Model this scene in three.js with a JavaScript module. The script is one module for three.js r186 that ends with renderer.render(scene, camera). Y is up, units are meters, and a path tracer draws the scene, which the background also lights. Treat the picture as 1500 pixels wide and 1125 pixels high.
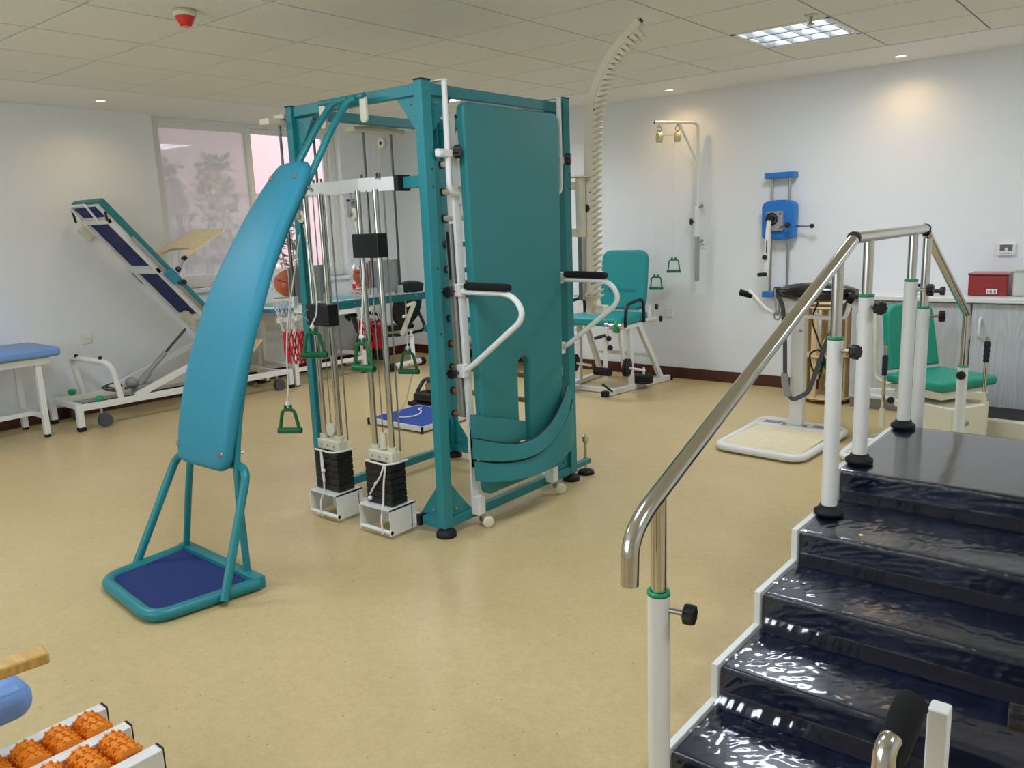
import * as THREE from 'three';
import { RoundedBoxGeometry } from 'three/addons/geometries/RoundedBoxGeometry.js';
import { mergeGeometries, toCreasedNormals } from 'three/addons/utils/BufferGeometryUtils.js';
import { RectAreaLightUniformsLib } from 'three/addons/lights/RectAreaLightUniformsLib.js';
import { ImprovedNoise } from 'three/addons/math/ImprovedNoise.js';

// ---------------------------------------------------------------- camera, sky, exposure
RectAreaLightUniformsLib.init();
const scene = new THREE.Scene();
const renderer = new THREE.WebGLRenderer();
renderer.toneMapping = THREE.LinearToneMapping;
renderer.toneMappingExposure = 1.34;
renderer.shadowMap.enabled = true;
const camera = new THREE.PerspectiveCamera(50.41, 1500 / 1125, 0.05, 60);
{
  const yaw = 50.468 * Math.PI / 180, pitch = -11.0254 * Math.PI / 180, roll = -2.1348 * Math.PI / 180;
  const f = new THREE.Vector3(Math.sin(yaw) * Math.cos(pitch), Math.sin(pitch), -Math.cos(yaw) * Math.cos(pitch));
  const r = new THREE.Vector3(Math.cos(yaw), 0, Math.sin(yaw));
  const u = new THREE.Vector3().crossVectors(r, f);
  camera.position.set(0, 1.46, 0);
  camera.up.copy(u.multiplyScalar(Math.cos(roll)).addScaledVector(r, -Math.sin(roll)));
  camera.lookAt(camera.position.clone().add(f));
}
scene.background = new THREE.Color(1.75, 1.9, 2.1);        // overcast daylight outside the window
const TROFFER = { color: 0xe4eeff, power: 20.5 };             // recessed ceiling lights (radiance of the panel)
const SPOT = { color: 0xffd298, power: 0.6 };                // warm downlights (candela)

// ---------------------------------------------------------------- helpers
const V = (x, y, z) => new THREE.Vector3(x, y, z);
const A = (p) => (p.isVector3 ? p : V(...p));
let seed = 20240611;
const rnd = () => { seed = (seed * 1664525 + 1013904223) >>> 0; return seed / 4294967296; };
const perlin = new ImprovedNoise();
const origin = new Map();
const used = new Map();
const numbered = (n) => { const k = used.get(n) || 0; used.set(n, k + 1); return k ? `${n}_${String(k).padStart(3, '0')}` : n; };
function boxUV(g) {
  const p = g.attributes.position, n = g.attributes.normal, uv = new Float32Array(p.count * 2);
  for (let i = 0; i < p.count; i++) {
    const ax = Math.abs(n.getX(i)), ay = Math.abs(n.getY(i)), az = Math.abs(n.getZ(i));
    let u, v;
    if (ay >= ax && ay >= az) { u = p.getX(i); v = p.getZ(i); } else if (ax >= az) { u = p.getZ(i); v = p.getY(i); } else { u = p.getX(i); v = p.getY(i); }
    uv[2 * i] = u; uv[2 * i + 1] = v;
  }
  g.setAttribute('uv', new THREE.BufferAttribute(uv, 2));
  return g;
}
function join(list) {
  const gs = (Array.isArray(list) ? list : [list]).map((g) => {
    const c = g.index ? g.toNonIndexed() : g.clone();
    for (const k of Object.keys(c.attributes)) if (!['position', 'normal', 'uv'].includes(k)) c.deleteAttribute(k);
    if (!c.attributes.normal) c.computeVertexNormals();
    if (!c.attributes.uv) c.setAttribute('uv', new THREE.BufferAttribute(new Float32Array(c.attributes.position.count * 2), 2));
    return c;
  });
  return gs.length === 1 ? gs[0] : mergeGeometries(gs);
}
function mesh(name, list, m, parent, keepUV) {
  const g = join(list);
  if (!keepUV) boxUV(g);
  const o = origin.get(parent);
  if (o) g.translate(-o.x, -o.y, -o.z);
  const r = new THREE.Mesh(g, m);
  r.name = parent === scene ? numbered(name) : name;
  r.castShadow = r.receiveShadow = true;
  parent.add(r);
  if (o) origin.set(r, o);
  return r;
}
function tag(o, label, category, group, kind) {
  if (label) o.userData.label = label;
  if (category) o.userData.category = category;
  if (group) o.userData.group = group;
  if (kind) o.userData.kind = kind;
  return o;
}
function thing(name, label, category, base, group) {
  const g = new THREE.Group();
  g.name = numbered(name);
  g.position.set(...base);
  scene.add(g);
  origin.set(g, V(...base));
  return tag(g, label, category, group);
}
function single(name, list, m, label, category, group) {      // a thing of one mesh, its origin at the middle of its foot
  const g = join(list); boxUV(g); g.computeBoundingBox();
  const b = g.boundingBox, c = V((b.min.x + b.max.x) / 2, b.min.y, (b.min.z + b.max.z) / 2);
  g.translate(-c.x, -c.y, -c.z);
  const r = new THREE.Mesh(g, m); r.name = numbered(name); r.position.copy(c); r.castShadow = r.receiveShadow = true;
  scene.add(r); origin.set(r, c);
  return tag(r, label, category, group);
}
function copy(o, pos, label, turn) {
  const c = o.clone(); c.name = numbered(o.name.replace(/_\d{3}$/, ''));
  c.position.set(...pos); if (turn !== undefined) c.rotation.y = turn;
  if (label) c.userData = { ...o.userData, label };
  scene.add(c); origin.set(c, V(...pos));
  return c;
}
function structure(name, list, m, parent = scene) {
  const r = mesh(name, list, m, parent);
  if (parent === scene) { r.name = name; r.userData.kind = 'structure'; }
  return r;
}
// shapes, all in world metres
const box = (x0, x1, y0, y1, z0, z1, r = 0, s = 2) => {
  const w = Math.abs(x1 - x0), h = Math.abs(y1 - y0), d = Math.abs(z1 - z0);
  const g = r ? new RoundedBoxGeometry(w, h, d, s, Math.min(r, w / 2, h / 2, d / 2)) : new THREE.BoxGeometry(w, h, d);
  return g.translate((x0 + x1) / 2, (y0 + y1) / 2, (z0 + z1) / 2);
};
function basis(g, o, ex, ey, ez) { return g.applyMatrix4(new THREE.Matrix4().makeBasis(ex, ey, ez).setPosition(o)); }
function beam(a, b, w, h, r = 0, up = V(0, 1, 0)) {            // bar of w across and h along up
  a = A(a); b = A(b);
  const d = b.clone().sub(a), L = d.length(); d.normalize();
  let u = up.clone(); if (Math.abs(u.dot(d)) > 0.98) u = V(1, 0, 0);
  const s = new THREE.Vector3().crossVectors(u, d).normalize(), v = new THREE.Vector3().crossVectors(d, s);
  const g = r ? new RoundedBoxGeometry(w, h, L, 1, r) : new THREE.BoxGeometry(w, h, L);
  return basis(g, a.clone().add(b).multiplyScalar(0.5), s, v, d);
}
function rod(a, b, r, n = 14, r2 = r) {
  a = A(a); b = A(b);
  const d = b.clone().sub(a), L = d.length();
  const g = new THREE.CylinderGeometry(r2, r, L, n);
  g.applyQuaternion(new THREE.Quaternion().setFromUnitVectors(V(0, 1, 0), d.normalize()));
  return g.translate((a.x + b.x) / 2, (a.y + b.y) / 2, (a.z + b.z) / 2);
}
const ball = (c, r, n = 14, sy = 1) => new THREE.SphereGeometry(r, n, Math.max(6, n >> 1)).scale(1, sy, 1).translate(...(c.isVector3 ? c.toArray() : c));
function rounded(pts, rad, n = 5) {
  pts = pts.map(A); const out = [pts[0].clone()];
  for (let i = 1; i < pts.length - 1; i++) {
    const p = pts[i], a = pts[i - 1], b = pts[i + 1];
    const ra = Math.min(rad, p.distanceTo(a) * 0.48), rb = Math.min(rad, p.distanceTo(b) * 0.48);
    const s = p.clone().addScaledVector(a.clone().sub(p).normalize(), ra), e = p.clone().addScaledVector(b.clone().sub(p).normalize(), rb);
    for (let k = 0; k <= n; k++) { const t = k / n; out.push(s.clone().multiplyScalar((1 - t) * (1 - t)).addScaledVector(p, 2 * t * (1 - t)).addScaledVector(e, t * t)); }
  }
  out.push(pts[pts.length - 1].clone());
  return out;
}
const smooth = (pts, n = 24) => new THREE.CatmullRomCurve3(pts.map(A), false, 'centripetal').getPoints(n);
function sweep(pts, r, seg = 10, capped = true) {              // round tube along points; r may be a function of 0..1
  pts = pts.map(A); const n = pts.length, R = typeof r === 'function' ? r : () => r;
  const T = pts.map((p, i) => pts[Math.min(n - 1, i + 1)].clone().sub(pts[Math.max(0, i - 1)]).normalize());
  let u = Math.abs(T[0].y) < 0.9 ? V(0, 1, 0) : V(1, 0, 0);
  u.addScaledVector(T[0], -u.dot(T[0])).normalize();
  const pos = [], idx = [], nor = [];
  for (let i = 0; i < n; i++) {
    if (i) u.addScaledVector(T[i], -u.dot(T[i])).normalize();
    const w = new THREE.Vector3().crossVectors(T[i], u), rr = R(i / (n - 1));
    for (let k = 0; k < seg; k++) {
      const a = k / seg * Math.PI * 2, d = u.clone().multiplyScalar(Math.cos(a)).addScaledVector(w, Math.sin(a));
      pos.push(pts[i].x + d.x * rr, pts[i].y + d.y * rr, pts[i].z + d.z * rr); nor.push(d.x, d.y, d.z);
    }
  }
  for (let i = 0; i < n - 1; i++) for (let k = 0; k < seg; k++) {
    const a = i * seg + k, b = i * seg + (k + 1) % seg, c = a + seg, d = b + seg;
    idx.push(a, b, d, a, d, c);
  }
  if (capped) for (const [i, s] of [[0, -1], [n - 1, 1]]) {
    const c = pos.length / 3; pos.push(pts[i].x, pts[i].y, pts[i].z); nor.push(...T[i].clone().multiplyScalar(s).toArray());
    for (let k = 0; k < seg; k++) { const q = i * seg + k; pos.push(pos[3 * q], pos[3 * q + 1], pos[3 * q + 2]); nor.push(...T[i].clone().multiplyScalar(s).toArray()); }
    for (let k = 0; k < seg; k++) { const a = c + 1 + k, b = c + 1 + (k + 1) % seg; s > 0 ? idx.push(c, a, b) : idx.push(c, b, a); }
  }
  const g = new THREE.BufferGeometry();
  g.setAttribute('position', new THREE.Float32BufferAttribute(pos, 3)); g.setAttribute('normal', new THREE.Float32BufferAttribute(nor, 3)); g.setIndex(idx);
  return g;
}
// loft through closed sections (arrays of Vector3, same count), capped
function loft(sections, crease = 0.7) {
  const n = sections.length, m = sections[0].length, pos = [], idx = [];
  for (const s of sections) for (const p of s) pos.push(p.x, p.y, p.z);
  for (let i = 0; i < n - 1; i++) for (let k = 0; k < m; k++) { const a = i * m + k, b = i * m + (k + 1) % m; idx.push(a, b, b + m, a, b + m, a + m); }
  for (const [i, s] of [[0, 0], [n - 1, 1]]) {
    const c = pos.length / 3, q = sections[i].reduce((t, p) => t.add(p), V(0, 0, 0)).multiplyScalar(1 / m);
    pos.push(q.x, q.y, q.z);
    for (let k = 0; k < m; k++) { const a = i * m + k, b = i * m + (k + 1) % m; s ? idx.push(c, a, b) : idx.push(c, b, a); }
  }
  const g = new THREE.BufferGeometry(); g.setAttribute('position', new THREE.Float32BufferAttribute(pos, 3)); g.setIndex(idx);
  return toCreasedNormals(g.toNonIndexed(), crease);
}
// flat plate: outline in (u, v) extruded by t along w from origin o
function plate(outline, t, o, eu, ev, bevel = 0, holes = []) {
  const s = outline instanceof THREE.Shape ? outline : new THREE.Shape(outline.map(([x, y]) => new THREE.Vector2(x, y)));
  for (const h of holes) s.holes.push(h);
  const g = new THREE.ExtrudeGeometry(s, { depth: t - 2 * bevel, bevelEnabled: bevel > 0, bevelThickness: bevel, bevelSize: bevel, bevelOffset: -bevel, bevelSegments: bevel > 0.008 ? 4 : 2, curveSegments: 10 });
  g.translate(0, 0, bevel);
  const ew = new THREE.Vector3().crossVectors(eu, ev);
  return basis(g, A(o), eu, ev, ew);
}
function roundRect(x0, x1, y0, y1, r) {
  const s = new THREE.Shape();
  s.moveTo(x0 + r, y0); s.lineTo(x1 - r, y0); s.absarc(x1 - r, y0 + r, r, -Math.PI / 2, 0); s.lineTo(x1, y1 - r); s.absarc(x1 - r, y1 - r, r, 0, Math.PI / 2);
  s.lineTo(x0 + r, y1); s.absarc(x0 + r, y1 - r, r, Math.PI / 2, Math.PI); s.lineTo(x0, y0 + r); s.absarc(x0 + r, y0 + r, r, Math.PI, Math.PI * 1.5);
  return s;
}
const EX = V(1, 0, 0), EY = V(0, 1, 0), EZ = V(0, 0, 1);
function lathe(profile, c, axis = EY, n = 20) {
  const g = new THREE.LatheGeometry(profile.map(([r, y]) => new THREE.Vector2(r, y)), n);
  g.applyQuaternion(new THREE.Quaternion().setFromUnitVectors(EY, axis.clone().normalize()));
  return g.translate(...(c.isVector3 ? c.toArray() : c));
}
const ring = (c, R, r, axis = EY, n = 20, arc = Math.PI * 2) => {
  const g = new THREE.TorusGeometry(R, r, 8, n, arc);
  g.applyQuaternion(new THREE.Quaternion().setFromUnitVectors(EZ, axis.clone().normalize()));
  return g.translate(...A(c).toArray());
};
// star knob: centre c, axis, radius
function knobGeo(c, axis, r = 0.026, t = 0.024) {
  const s = new THREE.Shape();
  for (let i = 0; i <= 48; i++) { const a = i / 48 * Math.PI * 2, q = r * (0.92 + 0.08 * Math.cos(8 * a)); i ? s.lineTo(q * Math.cos(a), q * Math.sin(a)) : s.moveTo(q, 0); }
  const g = new THREE.ExtrudeGeometry(s, { depth: t * 0.6, bevelEnabled: true, bevelThickness: t * 0.2, bevelSize: r * 0.12, bevelOffset: -r * 0.12, bevelSegments: 2 });
  g.translate(0, 0, -t * 0.3);
  g.applyQuaternion(new THREE.Quaternion().setFromUnitVectors(EZ, A(axis).clone().normalize()));
  return g.translate(...A(c).toArray());
}

// ---------------------------------------------------------------- materials
function tileNoise(p, s) {                                       // value noise, period p cells
  const t = []; let q = s >>> 0; for (let i = 0; i < p * p; i++) { q = (q * 1664525 + 1013904223) >>> 0; t.push(q / 4294967296); }
  const f = (x) => x * x * (3 - 2 * x);
  return (x, y) => { x *= p; y *= p; const i = Math.floor(x), j = Math.floor(y), a = f(x - i), b = f(y - j); const g = (u, v) => t[((v % p + p) % p) * p + ((u % p + p) % p)];
    return (g(i, j) * (1 - a) + g(i + 1, j) * a) * (1 - b) + (g(i, j + 1) * (1 - a) + g(i + 1, j + 1) * a) * b; };
}
function tex(n, fn, size, srgb = true) {                         // fn(u, v) -> [r, g, b] 0..1; covers size metres
  const d = new Uint8Array(n * n * 4);
  for (let j = 0; j < n; j++) for (let i = 0; i < n; i++) { const c = fn(i / n, j / n), k = (j * n + i) * 4; for (let a = 0; a < 3; a++) d[k + a] = Math.max(0, Math.min(255, c[a] * 255)); d[k + 3] = 255; }
  const t = new THREE.DataTexture(d, n, n); t.wrapS = t.wrapT = THREE.RepeatWrapping; t.magFilter = THREE.LinearFilter; t.minFilter = THREE.LinearMipmapLinearFilter; t.generateMipmaps = true;
  if (srgb) t.colorSpace = THREE.SRGBColorSpace;
  const sz = Array.isArray(size) ? size : [size, size];
  t.repeat.set(1 / sz[0], 1 / sz[1]); t.needsUpdate = true;
  return t;
}
const mat = (color, roughness = 0.5, o = {}) => new THREE.MeshPhysicalMaterial({ color, roughness, metalness: 0, ...o });
const n8 = tileNoise(8, 5), n32 = tileNoise(32, 9), n64 = tileNoise(64, 21), n128 = tileNoise(128, 33);
const grainBump = tex(256, (u, v) => { const a = 0.6 * n64(u, v) + 0.4 * n128(u, v); return [a, a, a]; }, 0.12, false);
const plasterBump = tex(256, (u, v) => { const a = 0.5 * n64(u, v) + 0.5 * n32(u, v); return [a, a, a]; }, 0.5, false);
const specks = []; for (let i = 0; i < 260; i++) specks.push([rnd(), rnd(), rnd()]);
const floorTex = (() => {
  const n = 1024, d = new Float32Array(n * n).fill(0);
  for (const [x, y, k] of specks) { const cx = x * n, cy = y * n, r = 0.6 + k * 0.7, s = k > 0.45 ? -0.26 : 0.06; for (let j = -3; j <= 3; j++) for (let i = -3; i <= 3; i++) if (i * i + j * j < r * r) d[((Math.floor(cy + j) + n) % n) * n + (Math.floor(cx + i) + n) % n] = s; }
  return tex(n, (u, v) => { const m = (n8(u, v) - 0.5) * 0.03 + (n64(u, v) - 0.5) * 0.02 + (n128(u * 2, v * 2) - 0.5) * 0.035 + d[Math.floor(v * n) * n + Math.floor(u * n)]; return [0.80 + m, 0.712 + m, 0.515 + m * 0.9]; }, 2.2);
})();
const woodTex = (c, s, k = 0.06) => tex(512, (u, v) => { const w = n8(u * 1, v * 0.25) * 5, a = Math.sin((u * 14 + w) * Math.PI * 2) * 0.5 + 0.5, f = n128(u, v * 0.06); const m = (a - 0.5) * k + (f - 0.5) * k; return [c[0] + m, c[1] + m * 1.1, c[2] + m * 1.2]; }, s);
const M = {
  wall: mat(0xe9ecec, 0.85, { bumpMap: plasterBump, bumpScale: 0.0006 }),
  soffit: mat(0xeeeeea, 0.85),
  tile: mat(0xe9e9e0, 0.9, { bumpMap: plasterBump, bumpScale: 0.0015 }),
  tee: mat(0x5c5c58, 0.6),  // tees darker than bare metal, the shade of the tile gaps in their colour
  floor: mat(0xffffff, 0.3, { map: floorTex, specularIntensity: 0.6 }),
  base: mat(0x4a2418, 0.35),
  teal: mat(0x1f8288, 0.38), tealPad: mat(0x278aa2, 0.5, { bumpMap: grainBump, bumpScale: 0.0004 }),
  tealPadShaded: mat(0x237e80, 0.5, { bumpMap: grainBump, bumpScale: 0.0004 }),  // darker copy of the pad teal, with the shade put into the colour
  tealSeat: mat(0x1b9494, 0.45, { bumpMap: grainBump, bumpScale: 0.0004 }),
  greenSeat: mat(0x119478, 0.45, { bumpMap: grainBump, bumpScale: 0.0004 }),
  white: mat(0xe8e8e2, 0.35), ivory: mat(0xddd8bf, 0.45), cream: mat(0xe6dcc4, 0.5),
  chrome: mat(0xd0ccc2, 0.16, { metalness: 1 }), steel: mat(0xa9a8a4, 0.3, { metalness: 1 }), darkSteel: mat(0x6b6862, 0.3, { metalness: 1 }),
  alu: mat(0xb4b6b6, 0.4, { metalness: 1 }),
  black: mat(0x0d0d0e, 0.45), rubber: mat(0x141414, 0.7), foam: mat(0x0b0b0b, 0.9),
  grey: mat(0x9a9a98, 0.5), darkGrey: mat(0x4b4e50, 0.5),
  rungWood: mat(0xffffff, 0.45, { map: woodTex([0.56, 0.40, 0.24], 0.3) }),
  birch: mat(0xffffff, 0.5, { map: woodTex([0.87, 0.76, 0.57], 0.5, 0.05) }),
  paleBirch: mat(0xffffff, 0.45, { map: woodTex([0.91, 0.85, 0.70], 0.6, 0.04) }),
  armWood: mat(0xffffff, 0.4, { map: woodTex([0.80, 0.64, 0.33], 0.4, 0.06) }),
  cabinet: mat(0xffffff, 0.45, { map: woodTex([0.76, 0.77, 0.77], 0.9, 0.035) }),
  counter: mat(0xe4e4e0, 0.3),
  navy: mat(0x14225c, 0.7, { bumpMap: grainBump, bumpScale: 0.0006 }), navyMat: mat(0x0e2a68, 0.8, { bumpMap: grainBump, bumpScale: 0.001 }),
  stair: mat(0x070e28, 0.25, { specularIntensity: 0.5 }), blueMat: mat(0x123f96, 0.75, { bumpMap: grainBump, bumpScale: 0.001 }),
  film: new THREE.MeshPhysicalMaterial({ color: 0xffffff, roughness: 0.1, transmission: 1, thickness: 0, ior: 1.5 }),
  blueVinyl: mat(0x7099d2, 0.45, { bumpMap: grainBump, bumpScale: 0.0004 }), blueEdge: mat(0x2a7fbd, 0.4), devBlue: mat(0x1e74c4, 0.35),
  green: mat(0x0f6b3c, 0.4), ringGreen: mat(0x12935f, 0.4), knobGreen: mat(0x16a06a, 0.4),
  orange: mat(0xf08c14, 0.5), red: mat(0xd61f33, 0.6), redBox: mat(0x8f1d18, 0.25), ballOrange: mat(0xb8562c, 0.7),
  rope: mat(0xe9e6dc, 0.8), netWhite: mat(0xe6e6e4, 0.8),
  pink: mat(0xd6b2b0, 0.9), leaf: mat(0x5d6a52, 0.6), bark: mat(0x6b5a48, 0.9), paving: mat(0x8b8a86, 0.9),
  glass: new THREE.MeshPhysicalMaterial({ color: 0xffffff, roughness: 0.0, transmission: 1, thickness: 0, ior: 1.5 }),
  dusty: new THREE.MeshPhysicalMaterial({ color: 0xf0eef2, roughness: 0.7, transparent: true, opacity: 0.58 }),
  acrylic: new THREE.MeshPhysicalMaterial({ color: 0xb9bdb8, roughness: 0.35, transparent: true, opacity: 0.78 }),
  clear: new THREE.MeshPhysicalMaterial({ color: 0xffffff, roughness: 0.12, transmission: 1, thickness: 0, ior: 1.45 }),
  bin: new THREE.MeshPhysicalMaterial({ color: 0xe6e8e2, roughness: 0.3, transparent: true, opacity: 0.62 }),
};
M.tubeGlow = mat(0xffffff, 0.4, { emissive: 0xe6f0ff, emissiveIntensity: 5 });
M.spotGlow = mat(0xffffff, 0.4, { emissive: 0xfff0d0, emissiveIntensity: 3.0 });

// ---------------------------------------------------------------- the room
const XE = 6.78, ZN = -7.17, XW = -1.3, ZS = 2.6, CY = 2.535;
structure('floor', box(XW - 0.3, XE + 0.3, -0.12, 0, ZN - 0.3, ZS + 0.3), M.floor);
structure('wall_east', box(XE, XE + 0.24, 0, CY + 0.3, ZN - 0.24, ZS + 0.24), M.wall);
structure('wall_south', box(XW - 0.24, XE, 0, CY + 0.3, ZS, ZS + 0.24), M.wall);
const VZ0 = -5.4, VZ1 = -0.9, VY0 = 0.75, VY1 = 2.4;          // unseen wide window in the west wall, placed to light the arched pad
structure('wall_west', [box(XW - 0.24, XW, 0, CY + 0.3, ZN - 0.24, VZ0), box(XW - 0.24, XW, 0, CY + 0.3, VZ1, ZS), box(XW - 0.24, XW, 0, VY0, VZ0, VZ1), box(XW - 0.24, XW, VY1, CY + 0.3, VZ0, VZ1)], M.wall);
const WX0 = 3.835, WX1 = 5.92, WY0 = 0.985, WY1 = CY - 0.01;
structure('wall_north', [box(XW, WX0, 0, CY + 0.3, ZN - 0.24, ZN), box(WX1, XE, 0, CY + 0.3, ZN - 0.24, ZN), box(WX0, WX1, 0, WY0, ZN - 0.24, ZN), box(WX0, WX1, WY1, CY + 0.3, ZN - 0.24, ZN)], M.wall);
structure('baseboard_north', box(XW, XE, 0, 0.1, ZN, ZN + 0.012), M.base);
structure('baseboard_east', box(XE - 0.012, XE, 0, 0.1, ZN + 0.012, ZS), M.base);
// ceiling: slab, plaster border, tee grid, tiles
const ceiling = new THREE.Group(); ceiling.name = 'ceiling'; ceiling.userData.kind = 'structure'; scene.add(ceiling);
const TX1 = 6.04, TZ0 = -6.2, GX = [], GZ = [];
for (let x = 1.9107 - 9 * 0.6; x < TX1 - 0.05; x += 0.6) if (x > XW + 0.5) GX.push(x);
GX.push(TX1); GZ.push(TZ0);
for (let z = -5.857; z < ZS - 0.45; z += 0.6) GZ.push(z);
mesh('ceiling_slab', box(XW - 0.24, XE + 0.24, CY + 0.25, CY + 0.35, ZN - 0.24, ZS + 0.24), M.soffit, ceiling);
mesh('plaster_border', [box(TX1, XE, CY - 0.004, CY + 0.06, ZN, ZS), box(XW, TX1, CY - 0.004, CY + 0.06, ZN, TZ0), box(XW, GX[0], CY - 0.004, CY + 0.06, TZ0, ZS), box(GX[0], TX1, CY - 0.004, CY + 0.06, GZ[GZ.length - 1], ZS)], M.soffit, ceiling);
const tees = [];
for (const x of GX) tees.push(box(x - 0.012, x + 0.012, CY + 0.007, CY + 0.012, TZ0, GZ[GZ.length - 1]));
for (const z of GZ) tees.push(box(GX[0], TX1, CY + 0.007, CY + 0.012, z - 0.012, z + 0.012));
mesh('tee_grid', tees, M.tee, ceiling);
const lightTiles = [[4.9107, -2.257], [4.9107, -5.257], [1.3107, -2.257], [1.3107, 0.743], [4.9107, 0.743], [0.7107, -5.257]];  // first tile is seen; the others are unseen, placed to light the room
const isLight = (x, z) => lightTiles.some(([a, b]) => Math.abs(a - x) < 0.02 && Math.abs(b - z) < 0.02);
const tileGeos = new Map();
for (let i = 0; i < GX.length - 1; i++) for (let j = 0; j < GZ.length - 1; j++) {
  const w = GX[i + 1] - GX[i], d = GZ[j + 1] - GZ[j], key = w.toFixed(2) + d.toFixed(2);
  if (isLight(GX[i], GZ[j])) continue;
  if (!tileGeos.has(key)) tileGeos.set(key, boxUV(new THREE.BoxGeometry(w - 0.011, 0.014, d - 0.011).toNonIndexed()));
  const t = new THREE.Mesh(tileGeos.get(key), M.tile); t.name = 'ceiling_tile'; t.castShadow = t.receiveShadow = true;
  t.position.set(GX[i] + w / 2, CY + 0.007, GZ[j] + d / 2); ceiling.add(t);
}
// window with two sashes, pink courtyard wall and shrubs outside
{
  const w = new THREE.Group(); w.name = 'window_1'; w.userData.kind = 'structure'; scene.add(w);
  const zf = ZN - 0.13, b = 0.055;
  mesh('window_frame', [box(WX0, WX0 + 0.05, WY0, WY1, zf - 0.04, zf + 0.04, 0.004), box(WX1 - 0.08, WX1, WY0, WY1, zf - 0.04, zf + 0.04, 0.004), box(WX0 + 0.05, WX1 - 0.08, WY0, WY0 + 0.06, zf - 0.039, zf + 0.039, 0.004), box(WX0 + 0.05, WX1 - 0.08, WY1 - 0.03, WY1, zf - 0.039, zf + 0.039, 0.004)], M.white, w);
  for (const [a, c, z] of [[WX0 + 0.05, 4.89, zf + 0.022], [4.82, WX1 - 0.08, zf - 0.012]]) {
    const y0 = WY0 + 0.06, y1 = WY1 - 0.03;
    const s = mesh('sash', [box(a, a + b, y0, y1, z - 0.015, z + 0.015, 0.004), box(c - b, c, y0, y1, z - 0.015, z + 0.015, 0.004), box(a + b, c - b, y0, y0 + b, z - 0.014, z + 0.014, 0.004), box(a + b, c - b, y1 - b, y1, z - 0.014, z + 0.014, 0.004)], M.white, w);
    mesh('pane', box(a + b - 0.004, c - b + 0.004, y0 + b - 0.004, y1 - b + 0.004, z - 0.002, z + 0.002), M.glass, s);
    if (a < 4) mesh('dust_screen', box(a + b, c - b, y0 + b, y1 - b, z - 0.012, z - 0.011), M.dusty, s);
  }
  mesh('window_sill', box(WX0 - 0.06, WX1 + 0.06, WY0 - 0.045, WY0, ZN - 0.09, ZN + 0.045, 0.008), M.counter, w);
}
{
  const w = new THREE.Group(); w.name = 'unseen_window_2'; w.userData.kind = 'structure'; scene.add(w);  // out of view, lets in cool daylight from the west
  const x = XW - 0.12, bars = [box(x - 0.03, x + 0.03, VY0, VY0 + 0.05, VZ0, VZ1, 0.004), box(x - 0.03, x + 0.03, VY1 - 0.05, VY1, VZ0, VZ1, 0.004)];
  for (let k = 0; k <= 3; k++) { const z = VZ0 + 0.03 + k * (VZ1 - VZ0 - 0.06) / 3; bars.push(box(x - 0.03, x + 0.03, VY0, VY1, z - 0.03, z + 0.03, 0.004)); }
  mesh('window_frame', bars, M.white, w);
  for (let k = 0; k < 3; k++) mesh('pane', box(x - 0.003, x + 0.003, VY0 + 0.05, VY1 - 0.05, VZ0 + 0.06 + k * 1.48, VZ0 + 1.48 + k * 1.48), M.glass, w);
}
structure('ground_outside', box(-14, 14, -0.2, -0.05, -14, ZN - 0.25), M.paving);
structure('wall_outside', [box(-1, 14, -0.05, 4.2, -10.4, -10.2), box(-1, 14, 2.02, 2.1, -10.2, -10.14)], M.pink);
function shrub(x, z, h, w, n, label) {
  const t = thing('shrub', label, 'shrub', [x, -0.05, z], 'shrubs outside the window');
  const stems = [], leaves = [];
  for (let i = 0; i < 7; i++) { const a = rnd() * 6.28, r = w * (0.15 + 0.5 * rnd()), hh = h * (0.6 + 0.4 * rnd()); stems.push(sweep(smooth([[x, -0.05, z], [x + Math.cos(a) * r * 0.4, hh * 0.45, z + Math.sin(a) * r * 0.4], [x + Math.cos(a) * r, hh, z + Math.sin(a) * r]], 8), (q) => 0.012 * (1 - q * 0.7), 6)); }
  for (let i = 0; i < n; i++) {
    const y = 0.2 + (h - 0.1) * Math.pow(rnd(), 0.8), a = rnd() * 6.28, r = w * Math.sqrt(rnd()) * (1.05 - 0.6 * (y / h));
    const L = 0.07 + rnd() * 0.06, W = L * 0.36;
    const g = new THREE.BufferGeometry();
    g.setAttribute('position', new THREE.Float32BufferAttribute([0, 0, 0, W, L * 0.45, 0.012, 0, L, 0, 0, 0, 0, 0, L, 0, -W, L * 0.45, 0.012], 3)); g.computeVertexNormals();
    g.rotateX(0.3 + rnd() * 1.5); g.rotateY(rnd() * 6.28); g.translate(x + Math.cos(a) * r, y, z + Math.sin(a) * r);
    leaves.push(g);
  }
  mesh('stem', stems, M.bark, t);
  mesh('foliage', leaves, M.leaf, t).userData.kind = 'stuff';
}
shrub(4.55, -8.5, 2.15, 0.5, 900, 'broad grey-green shrub outside the hazy left window pane');
shrub(5.35, -8.75, 2.25, 0.4, 700, 'bushier tall shrub behind the window mullion');
shrub(6.3, -8.7, 2.0, 0.3, 300, 'thin sparse shrub outside the clear right window pane');

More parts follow.
